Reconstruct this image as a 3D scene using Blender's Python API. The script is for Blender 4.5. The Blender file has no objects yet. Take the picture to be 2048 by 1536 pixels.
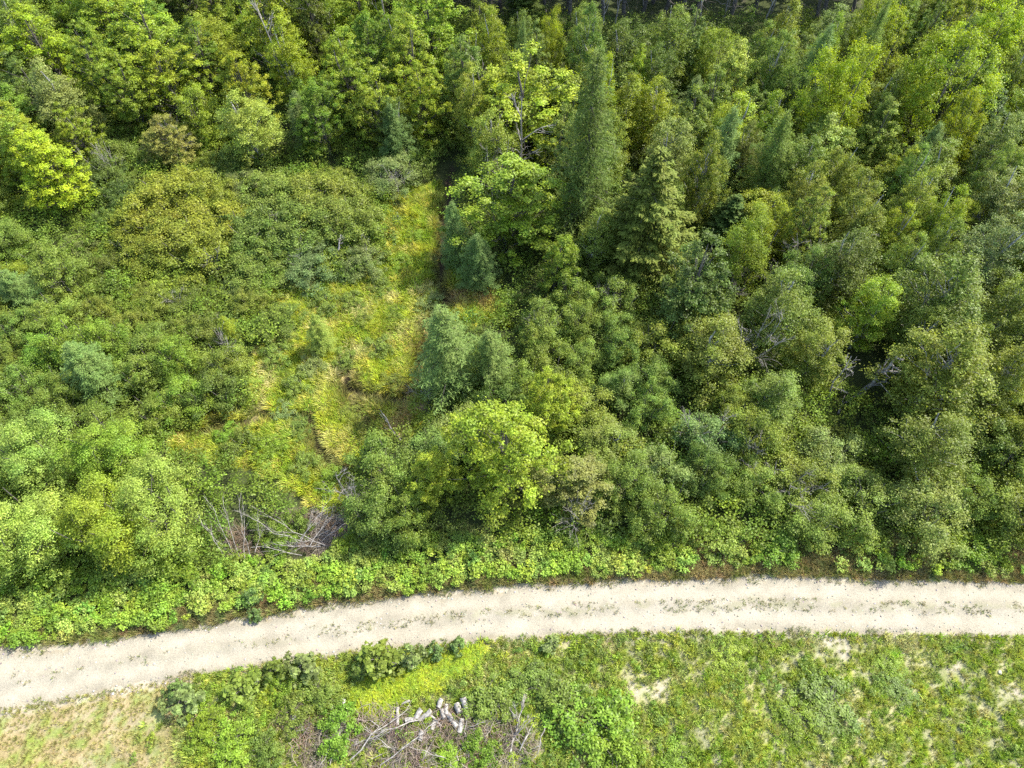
import bpy, math, random
import numpy as np
from mathutils import Vector
random.seed(7); RNG = np.random.default_rng(7)
sc = bpy.context.scene
C = bpy.data.collections.new("place"); sc.collection.children.link(C)

# ------------------------------------------------------------------ camera, sky, sun, exposure
CAM_H, DEP, FPX = 45.0, 57.0, 1384.0            # metres, degrees below the horizon, focal length in photo pixels
cam = bpy.data.cameras.new("camera"); cam_o = bpy.data.objects.new("camera", cam); C.objects.link(cam_o)
cam_o.location = (0, 0, CAM_H); cam_o.rotation_euler = (math.radians(90 - DEP), 0, 0)
cam.sensor_width = 36.0; cam.lens = 36.0 * FPX / 2048; cam.clip_end = 2000
sc.camera = cam_o
SUN_EL, SUN_AZ = 51.0, 62.0                      # azimuth from +Y towards +X
w = bpy.data.worlds.new("World"); sc.world = w; w.use_nodes = True
wn = w.node_tree.nodes; bg = wn["Background"]
sky = wn.new("ShaderNodeTexSky"); sky.sky_type = 'NISHITA'; sky.sun_disc = False
sky.sun_elevation = math.radians(SUN_EL); sky.sun_rotation = math.radians(SUN_AZ)
sky.air_density = 1.0; sky.dust_density = 1.5
w.node_tree.links.new(sky.outputs[0], bg.inputs[0]); bg.inputs[1].default_value = 0.15
sun = bpy.data.lights.new("sun", 'SUN'); sun.energy = 3.05; sun.angle = math.radians(0.55); sun.color = (1.0, 0.965, 0.90)
sun_o = bpy.data.objects.new("sun", sun); C.objects.link(sun_o); sun_o.location = (40, 20, 60)
sd = Vector((math.sin(math.radians(SUN_AZ)) * math.cos(math.radians(SUN_EL)), math.cos(math.radians(SUN_AZ)) * math.cos(math.radians(SUN_EL)), math.sin(math.radians(SUN_EL))))
sun_o.rotation_euler = sd.to_track_quat('Z', 'Y').to_euler()
sc.view_settings.view_transform = 'Standard'; sc.view_settings.look = 'None'
sc.view_settings.gamma = 1.0; sc.view_settings.exposure = 1.84
sc.render.engine = 'CYCLES'; sc.cycles.use_denoising = False
sc.cycles.max_bounces = 6; sc.cycles.diffuse_bounces = 4; sc.cycles.glossy_bounces = 1
sc.cycles.transmission_bounces = 4; sc.cycles.transparent_max_bounces = 4; sc.cycles.caustics_reflective = False; sc.cycles.caustics_refractive = False

# ------------------------------------------------------------------ photo pixel <-> place
_d = math.radians(DEP); FW = np.array([0, math.cos(_d), -math.sin(_d)]); UPV = np.array([0, math.sin(_d), math.cos(_d)])
def at(px, py, z=0.0):
    r = FW + UPV * ((768 - py) / FPX) + np.array([1.0, 0, 0]) * ((px - 1024) / FPX)
    t = (z - CAM_H) / r[2]
    return float(r[0] * t), float(r[1] * t)
def topx(x, y, z=0.0):
    v = np.stack([np.asarray(x, float), np.asarray(y, float), np.asarray(z, float) - CAM_H + 0 * np.asarray(x, float)], -1)
    dp = v @ FW
    return 1024 + FPX * v[..., 0] / dp, 768 - FPX * (v @ UPV) / dp, dp
def depth_at(x, y, z): return float(topx(x, y, z)[2])

# ------------------------------------------------------------------ noise
def vnoise(x, y, seed=0):
    r = np.random.default_rng(seed).random((256, 256))
    xi = np.floor(x).astype(int); yi = np.floor(y).astype(int); fx = x - xi; fy = y - yi
    fx = fx * fx * (3 - 2 * fx); fy = fy * fy * (3 - 2 * fy)
    a = r[xi % 256, yi % 256]; b = r[(xi + 1) % 256, yi % 256]; c = r[xi % 256, (yi + 1) % 256]; d = r[(xi + 1) % 256, (yi + 1) % 256]
    return (a * (1 - fx) + b * fx) * (1 - fy) + (c * (1 - fx) + d * fx) * fy
def fbm(x, y, seed=0, o=4):
    s = 0; a = .5; t = 0
    for k in range(o): s = s + a * vnoise(x * 2 ** k + 31 * k, y * 2 ** k + 17 * k, seed + k); t += a; a *= .55
    return s / t
def inpoly(px, py, poly):
    px = np.asarray(px, float); py = np.asarray(py, float); r = np.zeros(px.shape, bool); n = len(poly)
    for i in range(n):
        x1, y1 = poly[i]; x2, y2 = poly[(i + 1) % n]
        if y1 == y2: continue
        r ^= ((y1 > py) != (y2 > py)) & (px < (x2 - x1) * (py - y1) / (y2 - y1) + x1)
    return r
def dseg(x, y, pts):
    best = np.full(np.shape(x), 1e9)
    for (ax, ay), (bx, by) in zip(pts[:-1], pts[1:]):
        L = (bx - ax) ** 2 + (by - ay) ** 2 + 1e-9
        t = np.clip(((x - ax) * (bx - ax) + (y - ay) * (by - ay)) / L, 0, 1)
        best = np.minimum(best, np.hypot(x - ax - t * (bx - ax), y - ay - t * (by - ay)))
    return best
def sstep(a, b, x): t = np.clip((x - a) / (b - a), 0, 1); return t * t * (3 - 2 * t)

# ------------------------------------------------------------------ layout lines (from the photo, laid on the ground)
ROAD_T = [at(*p) for p in [(-300, 1352), (0, 1307), (150, 1287), (300, 1266), (500, 1235), (700, 1203), (850, 1186), (1000, 1173), (1200, 1163), (1400, 1156), (1560, 1153), (1800, 1159), (2048, 1164), (2400, 1170)]]
ROAD_B = [at(*p) for p in [(-300, 1475), (0, 1425), (200, 1388), (400, 1352), (600, 1322), (800, 1300), (1000, 1283), (1200, 1273), (1400, 1268), (1600, 1270), (1800, 1273), (2048, 1277), (2400, 1281)]]
def road_y(x, L):
    xs = [p[0] for p in L]; ys = [p[1] for p in L]
    y = np.interp(x, xs, ys)
    y = np.where(x < xs[0], ys[0] + (x - xs[0]) * .12, y); return y
CREEK = [at(*p) for p in [(905, 330), (885, 450), (880, 570), (890, 600), (860, 660), (840, 720), (835, 760), (800, 800), (730, 790), (690, 770), (700, 740)]]
CREEK2 = [at(*p) for p in [(400, 860), (470, 850), (540, 835), (620, 840), (632, 870), (640, 905), (670, 935), (700, 950)]]
CREEK3 = [at(*p) for p in [(690, 770), (705, 810), (735, 850)]]
TANS = [[at(*p) for p in q] for q in ([(480, 850), (525, 825), (535, 770), (550, 720), (580, 690)], [(640, 660), (700, 640), (770, 605), (850, 580)], [(690, 750), (715, 705), (780, 690), (850, 640)], [(560, 565), (620, 575)], [(520, 690), (530, 670)], [(660, 780), (700, 720)], [(640, 900), (680, 880), (700, 830)])]
ORANGE = [at(*p) for p in [(900, 595), (960, 585), (975, 600)]]; ORANGE2 = [at(*p) for p in [(790, 860), (830, 810)]]
CLEARING = [(765, 400), (880, 370), (890, 540), (1000, 565), (1010, 640), (905, 650), (865, 700), (860, 760), (820, 820), (860, 850), (730, 900), (705, 960), (720, 1020), (640, 1020), (560, 960), (470, 920), (350, 905), (360, 845), (500, 830), (515, 700), (600, 660), (545, 580), (590, 545), (730, 570), (780, 480)]
def ground_h(x, y):
    h = (fbm(x * .12, y * .12, 5, 3) - .5) * 1.1 + (fbm(x * .7, y * .7, 9, 2) - .5) * .18
    rt, rb = road_y(x, ROAD_T), road_y(x, ROAD_B)
    d = np.maximum(rb - y, y - rt); k = sstep(0.0, 3.0, d)
    h = h * k
    for c, dep in ((CREEK, .45), (CREEK2, .3), (CREEK3, .25)): h = h - dep * (1 - sstep(.1, .8, dseg(x, y, c)))
    return h
def gh(x, y): return float(ground_h(np.array([x]), np.array([y]))[0])

# ------------------------------------------------------------------ materials
def mat(name): 
    m = bpy.data.materials.new(name); m.use_nodes = True; nt = m.node_tree
    return m, nt, nt.nodes["Principled BSDF"], nt.nodes["Material Output"]
def leaf_material(name, src, rough=.45, transl=.42, spread=.6, spec=.2):
    m, nt, p, out = mat(name); N = nt.nodes; L = nt.links
    if src == 'object': ci = N.new("ShaderNodeObjectInfo").outputs["Color"]
    else: a = N.new("ShaderNodeAttribute"); a.attribute_type = 'INSTANCER'; a.attribute_name = 'tint'; ci = a.outputs["Color"]
    t = N.new("ShaderNodeAttribute"); t.attribute_name = 'tone'
    tc = N.new("ShaderNodeTexCoord"); nz = N.new("ShaderNodeTexNoise"); nz.inputs["Scale"].default_value = .55; nz.inputs["Detail"].default_value = 2
    L.new(tc.outputs["Object"], nz.inputs["Vector"])
    hs = N.new("ShaderNodeHueSaturation"); L.new(ci, hs.inputs["Color"])
    mv = N.new("ShaderNodeMapRange"); mv.inputs["To Min"].default_value = 1 - spread; mv.inputs["To Max"].default_value = 1 + spread; L.new(t.outputs["Fac"], mv.inputs[0])
    mh = N.new("ShaderNodeMapRange"); mh.inputs["From Min"].default_value = .3; mh.inputs["From Max"].default_value = .7
    mh.inputs["To Min"].default_value = .490; mh.inputs["To Max"].default_value = .520; L.new(nz.outputs["Fac"], mh.inputs[0])
    L.new(mv.outputs[0], hs.inputs["Value"]); L.new(mh.outputs[0], hs.inputs["Hue"])
    L.new(hs.outputs[0], p.inputs["Base Color"]); p.inputs["Roughness"].default_value = rough; p.inputs["Specular IOR Level"].default_value = spec
    tr = N.new("ShaderNodeBsdfTranslucent"); h2 = N.new("ShaderNodeHueSaturation"); h2.inputs["Hue"].default_value = .495; h2.inputs["Saturation"].default_value = 1.1; h2.inputs["Value"].default_value = 1.35
    L.new(hs.outputs[0], h2.inputs["Color"]); L.new(h2.outputs[0], tr.inputs["Color"])
    mx = N.new("ShaderNodeMixShader"); mx.inputs[0].default_value = transl
    L.new(p.outputs[0], mx.inputs[1]); L.new(tr.outputs[0], mx.inputs[2]); L.new(mx.outputs[0], out.inputs["Surface"])
    return m
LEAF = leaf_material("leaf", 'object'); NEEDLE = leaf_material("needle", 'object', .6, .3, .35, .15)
SLEAF = leaf_material("ground_leaf", 'inst', .5, .35, .45); SGRASS = leaf_material("grass_blade", 'inst', .55, .3, .4, .25)
def wood_material(name, c1, c2, scale=6):
    m, nt, p, out = mat(name); N = nt.nodes; L = nt.links
    tc = N.new("ShaderNodeTexCoord"); nz = N.new("ShaderNodeTexNoise"); nz.inputs["Scale"].default_value = scale; nz.inputs["Detail"].default_value = 5
    L.new(tc.outputs["Object"], nz.inputs["Vector"]); cr = N.new("ShaderNodeValToRGB")
    cr.color_ramp.elements[0].position = .35; cr.color_ramp.elements[1].position = .65
    cr.color_ramp.elements[0].color = (*c1, 1); cr.color_ramp.elements[1].color = (*c2, 1)
    L.new(nz.outputs["Fac"], cr.inputs[0]); L.new(cr.outputs[0], p.inputs["Base Color"]); p.inputs["Roughness"].default_value = .85; p.inputs["Specular IOR Level"].default_value = .2
    b = N.new("ShaderNodeBump"); b.inputs["Strength"].default_value = .5; b.inputs["Distance"].default_value = .03; L.new(nz.outputs["Fac"], b.inputs["Height"]); L.new(b.outputs[0], p.inputs["Normal"])
    return m
BARK = wood_material("grey_brown_bark", (.05, .042, .034), (.16, .14, .12))
BIRCHBARK = wood_material("birch_bark", (.12, .11, .10), (.42, .40, .36), 4)
DEADWOOD = wood_material("weathered_deadwood", (.13, .115, .10), (.36, .325, .28), 5)
BROWNTWIG = wood_material("brown_twigs", (.10, .07, .045), (.27, .20, .14), 5)
LOGBARK = wood_material("log_bark", (.13, .12, .10), (.35, .32, .275), 7)
LOGEND = wood_material("log_cut_end", (.22, .18, .13), (.38, .33, .25), 14)
ROCK = wood_material("pale_rock", (.24, .22, .20), (.52, .49, .45), 3)

# ------------------------------------------------------------------ mesh tools
class Geo:
    def __init__(s): s.v = []; s.f = []; s.t = []; s.m = []; s.n = 0
    def add(s, v, f, tone=None, mi=0):
        v = np.asarray(v, float); f = np.asarray(f, int)
        if f.shape[1] == 3: f = np.concatenate([f, f[:, 2:3]], 1)
        s.v.append(v); s.f.append(f + s.n); s.n += len(v)
        s.t.append(np.full(len(f), .5) if tone is None else tone); s.m.append(np.full(len(f), mi))
        return s
    def get(s):
        return np.concatenate(s.v), np.concatenate(s.f), np.concatenate(s.t), np.concatenate(s.m)
def make_mesh(name, g, mats, smooth=False):
    v, f, t, mi = g.get() if isinstance(g, Geo) else g
    me = bpy.data.meshes.new(name)
    tri = f[:, 2] == f[:, 3]
    cnt = np.where(tri, 3, 4); keep = np.ones(f.shape, bool); keep[tri, 3] = False
    loops = f[keep]; starts = np.concatenate([[0], np.cumsum(cnt)[:-1]])
    me.vertices.add(len(v)); me.vertices.foreach_set("co", v.astype(np.float32).ravel())
    me.loops.add(len(loops)); me.loops.foreach_set("vertex_index", loops.astype(np.int32))
    me.polygons.add(len(f)); me.polygons.foreach_set("loop_start", starts.astype(np.int32))
    me.polygons.foreach_set("material_index", mi.astype(np.int32))
    if smooth: me.polygons.foreach_set("use_smooth", np.ones(len(f), bool))
    for m in mats: me.materials.append(m)
    me.update(calc_edges=True)
    a = me.attributes.new("tone", 'FLOAT', 'FACE'); a.data.foreach_set("value", t.astype(np.float32))
    return me
def norm(a): return a / (np.linalg.norm(a, axis=-1, keepdims=True) + 1e-9)
def leaves(g, c, n, L, W=None, tone=None, rng=RNG, mi=0, tan=None):
    """rhombic, slightly folded leaves at c facing n"""
    N = len(c); n = norm(n); L = np.broadcast_to(L, (N,))[:, None]; W = L * .62 if W is None else np.broadcast_to(W, (N,))[:, None]
    r = rng.normal(size=(N, 3)) if tan is None else tan
    t = norm(r - n * (r * n).sum(1, keepdims=True)); b = np.cross(n, t)
    v = np.stack([c - t * L / 2, c + b * W / 2 + n * L * .12, c + t * L / 2, c - b * W / 2 + n * L * .12], 1).reshape(-1, 3)
    g.add(v, np.arange(N * 4).reshape(-1, 4), rng.random(N) if tone is None else tone, mi)
def sph(N, rng=RNG): return norm(rng.normal(size=(N, 3)))
def puff(g, c, R, n, L, rng, up=.7, tone=.5, ts=.25, W=None):
    d = sph(n, rng); d[:, 2] = np.where(d[:, 2] < -.3, -d[:, 2] * .6, d[:, 2])
    r = np.minimum(np.abs(rng.normal(size=(n, 1))) * .38 + rng.random((n, 1)) * .5, 1.5)
    p = np.asarray(c) + d * r * np.asarray(R)
    nn = d * .7 + np.array([0, 0, up]) + rng.normal(size=(n, 3)) * .45
    leaves(g, p, nn, L * rng.uniform(.7, 1.3, n), W, np.clip(tone + rng.normal(size=n) * ts, 0, 1), rng)
def tube(g, pts, rad, sides=5, tone=.5, mi=0, cap=False):
    pts = np.asarray(pts, float); K = len(pts); rad = np.broadcast_to(rad, (K,))
    d = np.gradient(pts, axis=0); d = norm(d); ref = np.array([0, 0, 1.0]) if abs(d[0, 2]) < .8 else np.array([1.0, 0, 0])
    u = norm(np.cross(d, ref)); w_ = np.cross(d, u)
    a = np.linspace(0, 2 * np.pi, sides, endpoint=False)
    v = pts[:, None] + rad[:, None, None] * (np.cos(a)[None, :, None] * u[:, None] + np.sin(a)[None, :, None] * w_[:, None])
    i = np.arange(K - 1)[:, None] * sides; j = np.arange(sides)[None]; j2 = (j + 1) % sides
    f = np.stack([i + j, i + j2, i + sides + j2, i + sides + j], -1).reshape(-1, 4)
    g.add(v.reshape(-1, 3), f, np.full(len(f), tone), mi)
def curve(a, b, sag, rng, k=5, wob=.06):
    a = np.asarray(a, float); b = np.asarray(b, float); t = np.linspace(0, 1, k)[:, None]; L = np.linalg.norm(b - a)
    p = a + (b - a) * t; p[:, 2] += sag * L * np.sin(np.pi * t[:, 0])
    p[1:-1] += rng.normal(size=(k - 2, 3)) * wob * L; return p

# ------------------------------------------------------------------ plant builders: each returns dict part -> (mesh), nominal height and radius
def broadleaf(name, seed, H, R, base, npuff, pr, nl, leaf, prof=(.8, .6), bark=BARK, stems=1, mat_=LEAF, flat=.75, up=.8, lobes=.25, inner=.3, limbs=10, W=None, lean=.0, ts=.22, sub=4, off=.42, sr=.62, dens=1.5):
    rng = np.random.default_rng(seed); g = Geo(); nl = nl * dens; leaf = leaf * .82; tr = Geo(); br = Geo()
    ph = rng.uniform(0, 6.28, 4)
    def env(t, a):
        r = np.sin(np.pi * np.clip(t, 0.02, .995) ** prof[0]) ** prof[1]
        return R * r * (1 + lobes * (.6 * np.sin(2 * a + ph[0] + 3 * t) + .5 * np.sin(3 * a + ph[1] - 2 * t) + .4 * np.sin(5 * a + ph[2] + 5 * t)))
    t = rng.random(npuff) ** .85; a = rng.uniform(0, 6.28, npuff); q = np.sqrt(rng.uniform(inner, 1.0, npuff))
    rr = env(t, a) * q
    si = rng.integers(0, sub + 1, npuff); an0 = rng.random() * 6.28; sa = an0 + np.arange(sub + 1) * 2.4 + rng.normal(size=sub + 1) * .3; so = off * R * rng.uniform(.7, 1.25, sub + 1); so[0] = 0; sh = rng.uniform(.66, .95, sub + 1); sh[0] = 1
    sR = np.full(sub + 1, sr) * rng.uniform(.8, 1.2, sub + 1); rr = rr * sR[si]; Hk = H * sh[si]
    z = Hk * base + (Hk - Hk * base) * (t * .96 + .02)
    tap = np.where(z / H < .9, 1, .9)
    P = np.stack([rr * np.cos(a) + so[si] * np.cos(sa[si]) * tap, rr * np.sin(a) + so[si] * np.sin(sa[si]) * tap, z], 1)
    sz = pr * rng.uniform(.65, 1.35, npuff)
    for i in range(npuff):
        n = int(nl * (sz[i] / pr) ** 1.6)
        puff(g, P[i], np.array([1, 1, flat]) * sz[i], n, leaf, rng, up, .5 + rng.normal() * .13, ts, W)
    # trunk and limbs
    tops = []
    if stems == 1:
        top = np.array([rng.normal() * .05 * H, rng.normal() * .05 * H, H * .93]); pts = curve((0, 0, -.3), top, 0, rng, 7, .012)
        r0 = .016 * H + .03; tube(tr, pts, np.linspace(r0, r0 * .15, 7), 7); spines = [(pts, r0)]
    else:
        spines = []
        for s in range(stems):
            an = 6.28 * s / stems + rng.random(); e = env(.6, an) * .6
            pts = curve((.15 * math.cos(an), .15 * math.sin(an), -.2), (e * math.cos(an), e * math.sin(an), H * rng.uniform(.75, .95)), -.06, rng, 6, .03)
            r0 = .012 * H + .02; tube(tr, pts, np.linspace(r0, r0 * .2, 6), 5); spines.append((pts, r0))
    order = rng.permutation(npuff)[:limbs * 6]
    for k, i in enumerate(order):
        pts, r0 = spines[k % len(spines)]; f = np.clip((P[i][2] / H - .12 - .25 * rng.random()), .08, .92) * (len(pts) - 1)
        j = int(f); s0 = pts[j] + (pts[min(j + 1, len(pts) - 1)] - pts[j]) * (f - j)
        rb = r0 * (.42 if k < limbs else .2) * (1 - f / len(pts) * .7)
        tube(br, curve(s0, P[i], .05, rng, 4, .05), np.linspace(rb, .012, 4), 4)
    return dict(trunk=make_mesh(name + "_trunk", tr, [bark], True), branches=make_mesh(name + "_branches", br, [bark], True), crown=make_mesh(name + "_crown", g, [mat_])), H, R
def conifer(name, seed, H, R, whorl, per, droop, kind, base=.06):
    rng = np.random.default_rng(seed); g = Geo(); tr = Geo(); br = Geo()
    r0 = .012 * H + .03; tube(tr, curve((0, 0, -.3), (0, 0, H), 0, rng, 8, .004), np.linspace(r0, .012, 8), 7)
    z = H * base; side_gain = rng.uniform(.8, 1.15, 8) if kind == 'spruce' else rng.uniform(.65, 1.3, 8)
    while z < H * .985:
        t = z / H; Rz = (R * ((1 - t) ** .8) * (1 if t > .1 else .85) + .1) if kind == 'spruce' else (R * ((1 - t) ** .62) * min(1, .55 + t * 2.2) * rng.uniform(.75, 1.2) + .1)
        nb = max(4, int(per * (.6 + .6 * (1 - t)))); a0 = rng.random() * 6.28
        for k in range(nb):
            a = a0 + 6.28 * k / nb + rng.normal() * .22; Lb = Rz * (rng.uniform(.62, 1.08) if kind == 'spruce' else rng.uniform(.35, 1.15)) * side_gain[int(a / 6.2832 * 8) % 8]
            e = np.array([math.cos(a), math.sin(a), 0]); sidev = np.array([-math.sin(a), math.cos(a), 0])
            zz = z + rng.normal() * whorl * .25
            tip = e * Lb + np.array([0, 0, zz + Lb * droop * (1 if kind == 'spruce' else rng.uniform(-.5, 1.5))])
            K = 6; tt = np.linspace(0, 1, K)[:, None]; c = np.array([0, 0, zz]) + (tip - np.array([0, 0, zz])) * tt
            c[:, 2] += (-.12 if kind == 'spruce' else .07) * Lb * np.sin(np.pi * tt[:, 0]) + (.10 * Lb * tt[:, 0] ** 3 if kind == 'spruce' else 0)
            tube(br, c[::2] if K > 4 else c, np.linspace(max(.012, .012 * Lb + .006), .005, 3), 3)
            n = int((92 if kind == 'spruce' else 58) * max(Lb, .35))
            s = rng.random(n) ** .7; ci = s * (K - 1); j = np.minimum(ci.astype(int), K - 2); p = c[j] + (c[j + 1] - c[j]) * (ci - j)[:, None]
            wd = (.30 if kind == 'spruce' else .36) * Lb * (1.05 - s * .85) + .05
            off = rng.uniform(-1, 1, n) * wd
            p = p + sidev * off[:, None] + e * (np.abs(off) * .35)[:, None]
            p[:, 2] += rng.normal(size=n) * (.05 if kind == 'spruce' else .20) - np.abs(off) * (.18 if kind == 'spruce' else .0)
            tan = e * (.6 + rng.random((n, 1)) * .5) + sidev * (np.sign(off) * rng.uniform(.3, 1.1, n))[:, None] + rng.normal(size=(n, 3)) * (.2 if kind == 'spruce' else .45)
            nn = np.array([0, 0, 1.0]) + rng.normal(size=(n, 3)) * (.3 if kind == 'spruce' else .6) + e * .15
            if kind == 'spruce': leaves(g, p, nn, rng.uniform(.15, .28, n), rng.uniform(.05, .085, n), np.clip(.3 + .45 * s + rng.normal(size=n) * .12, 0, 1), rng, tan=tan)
            else: leaves(g, p, nn, rng.uniform(.16, .34, n), rng.uniform(.035, .065, n), np.clip(.5 + rng.normal(size=n) * .22, 0, 1), rng, tan=tan)
        z += whorl * rng.uniform(.7, 1.3) * (.5 + .6 * (1 - t))
    return dict(trunk=make_mesh(name + "_trunk", tr, [BARK], True), branches=make_mesh(name + "_branches", br, [BARK], True), crown=make_mesh(name + "_crown", g, [NEEDLE])), H, R
def bare(g, a, b, r, rng, depth, n=5, spread=.5, sag=.05, sides=4):
    pts = curve(a, b, sag * rng.normal(), rng, 6, .02); tube(g, pts, np.linspace(r, r * .3, 6), sides if r > .02 else 3)
    if depth == 0: return
    L = np.linalg.norm(np.asarray(b) - np.asarray(a)); d = norm((pts[-1] - pts[0])[None])[0]
    for k in range(n):
        f = rng.uniform(.2, .97) * 5; j = min(int(f), 4); p = pts[j] + (pts[j + 1] - pts[j]) * (f - j)
        q = norm((d * .75 + sph(1, rng)[0] * spread)[None])[0]; q[2] = q[2] * .8 + .1
        bare(g, p, p + q * L * rng.uniform(.25, .6) * (1.15 - f / 6), r * .45, rng, depth - 1, max(2, n - 1), spread, sag, 3)

PROTO = {}
def reg(k, *p): PROTO[k] = list(p)
reg('maple', *[broadleaf("maple%d" % i, 100 + i, 11, 3.7, .16, 190, .50, 85, .21, (.75, .55), limbs=12, flat=.75, inner=.35, lobes=.3, ts=.2, up=.9, sub=4) for i in range(4)])
reg('poplar', *[broadleaf("poplar%d" % i, 120 + i, 9.5, 2.9, .14, 210, .42, 72, .185, (.7, .55), limbs=10, flat=.9, inner=.35, lobes=.22, up=.7) for i in range(3)])
reg('birch', *[broadleaf("birch%d" % i, 140 + i, 11, 2.6, .12, 230, .54, 68, .15, (.66, .6), bark=BIRCHBARK, limbs=10, flat=1.0, inner=.3, lobes=.2, up=.5) for i in range(4)])
reg('willow', *[broadleaf("willow%d" % i, 160 + i, 8, 3.3, .08, 210, .68, 82, .17, (.62, .5), sub=6, off=.6, sr=.5, stems=4, limbs=9, flat=.8, inner=.4, lobes=.25, up=.9, W=.075) for i in range(3)])
reg('alder', *[broadleaf("alder%d" % i, 180 + i, 4.6, 2.5, .06, 120, .58, 92, .15, (.6, .5), sub=6, off=.62, sr=.48, stems=6, limbs=10, flat=.8, inner=.3, lobes=.3, up=.8) for i in range(5)])
reg('dense', *[broadleaf("dense%d" % i, 200 + i, 2.6, 2.5, .03, 170, .42, 96, .115, (.5, .42), sub=5, off=.5, sr=.6, stems=6, limbs=4, flat=.75, inner=.35, lobes=.16, up=.9, ts=.28) for i in range(3)])
reg('larch', *[conifer("larch%d" % i, 220 + i, 12, 2.6, .42, 9, .12, 'larch') for i in range(3)])
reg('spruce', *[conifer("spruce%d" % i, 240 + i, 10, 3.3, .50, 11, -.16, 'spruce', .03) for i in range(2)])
reg('sapling', *[broadleaf("sapling%d" % i, 260 + i, 2.2, .8, .05, 30, .22, 24, .22, (.7, .6), dens=1, sub=4, off=.6, sr=.5, stems=3, limbs=3, flat=.9, inner=.1, up=.6, W=.15) for i in range(3)])
reg('bush', *[broadleaf("bush%d" % i, 280 + i, 1.3, 1.2, .0, 60, .28, 44, .12, (.5, .45), sub=5, off=.6, sr=.5, stems=5, limbs=3, flat=.75, inner=.25, up=.8) for i in range(3)])
def pine(name, seed, H):
    rng = np.random.default_rng(seed); g = Geo(); tr = Geo(); br = Geo()
    r0 = .20; tube(tr, curve((0, 0, -.3), (rng.normal() * .5, rng.normal() * .5, H), 0, rng, 8, .006), np.linspace(r0, .05, 8), 8)
    for k in range(44):
        z = H * rng.uniform(.12, .98); a = rng.uniform(0, 6.28); L = (1.6 if z < H * .6 else 2.6 * (1.15 - z / H) + .6) * rng.uniform(.5, 1.1)
        tip = np.array([math.cos(a) * L, math.sin(a) * L, z + L * rng.uniform(-.35, .1)])
        tube(br, curve((0, 0, z), tip, -.05, rng, 4, .04), np.linspace(.03, .008, 4), 3)
        if z > H * .55:
            for s in (.45, .7, .9, 1.0): puff(g, np.array([0, 0, z]) + (tip - np.array([0, 0, z])) * s, (.5, .5, .22), 60, .26, rng, .9, .5, .2, .09)
    return dict(trunk=make_mesh(name + "_trunk", tr, [BARK], True), branches=make_mesh(name + "_branches", br, [BARK], True), crown=make_mesh(name + "_crown", g, [NEEDLE])), H, 2.4
reg('pine', *[pine("pine%d" % i, 300 + i, 15) for i in range(3)])

# ------------------------------------------------------------------ ground
COL = dict(floor=(.045, .055, .018), wet=(.045, .034, .020), green=(.14, .18, .02), yellow=(.27, .26, .03), tan=(.48, .38, .16), orange=(.30, .20, .10), sand=(.31, .27, .195), dry=(.25, .185, .10), mud=(.16, .12, .09), litter=(.15, .125, .085))
def spacing(a, segs):
    out = [a]
    for end, st in segs:
        n = max(1, int(round((end - out[-1]) / st))); out += list(np.linspace(out[-1], end, n + 1)[1:])
    return np.array(out)
gx = spacing(-260, [(-110, 10), (-60, 2), (-38, .5), (38, .28), (60, .5), (110, 2), (260, 10)]); gy = spacing(-60, [(-4, 4), (2, .6), (46, .28), (90, .6), (140, 2), (300, 10)])
GX, GY = np.meshgrid(gx, gy); PX, PY, _dp = topx(GX, GY, 0); front = GY > 0.5
def patch(px, py, rx, ry, sh=.35, seed=1):
    n = (fbm(GX * 1.5, GY * 1.5, seed, 4) - .5) * 1.8
    return 1 - sstep(1 - sh * 1.4, 1 + sh, np.hypot((PX - px) / rx, (PY - py) / ry) + n * 1.3)
def lay(cur, c, m): m = np.clip(m, 0, 1)[..., None]; return cur * (1 - m) + np.array(c) * m
n1 = fbm(GX * .5, GY * .5, 21, 4); n2 = fbm(GX * 1.6, GY * 1.6, 33, 4); n3 = fbm(GX * 3.0, GY * 3.0, 44, 3)
col = np.zeros(GX.shape + (3,)) + np.array(COL['floor'])
col = lay(col, COL['litter'], sstep(.66, .78, n2) * (GY > 66) * .5)
clr = inpoly(PX, PY, CLEARING) & front
jx = PX + (n1 - .5) * 60; jy = PY + (n2 - .5) * 60
clr = (inpoly(jx, jy, CLEARING) & front).astype(float)
col = lay(col, COL['green'], clr); col = lay(col, COL['yellow'], clr * sstep(.42, .6, n1))
for q in TANS: col = lay(col, COL['tan'], clr * (1 - sstep(.15, .75, dseg(GX, GY, q) + (n2 - .5) * 2.4)) * sstep(.4, .55, n3))
for q in (ORANGE, ORANGE2): col = lay(col, COL['orange'], 1 - sstep(.4, 1.1, dseg(GX, GY, q) + (n2 - .5)))
for q, wd in ((CREEK, .42), (CREEK2, .3), (CREEK3, .22)): col = lay(col, COL['wet'], (1 - sstep(wd * .5, wd * 1.2, dseg(GX, GY, q) + (n3 - .5) * .5)) * front)
rt, rb = road_y(GX, ROAD_T), road_y(GX, ROAD_B)
fore = (GY < rb).astype(float); verge = ((GY > rt) & (GY < rt + 1.6)).astype(float)
col = lay(col, COL['green'], fore * .9); col = lay(col, COL['yellow'], fore * sstep(.5, .65, n1) * .6)
sandm = fore * np.maximum(sstep(.56, .70, n2) * .6, sstep(.50, .66, n3) * sstep(1050, 1250, PX) * .6)
for (px, py, rx, ry) in ((1290, 1375, 40, 22), (1690, 1298, 50, 20), (1900, 1335, 40, 9), (1600, 1378, 60, 8), (230, 1440, 80, 25), (60, 1455, 60, 10), (220, 1525, 60, 18), (2030, 1390, 30, 16)):
    sandm = np.maximum(sandm, patch(px, py, rx * 1.3, ry * 1.3, .6) * fore * (.45 + .55 * sstep(.4, .6, n3)))
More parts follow.
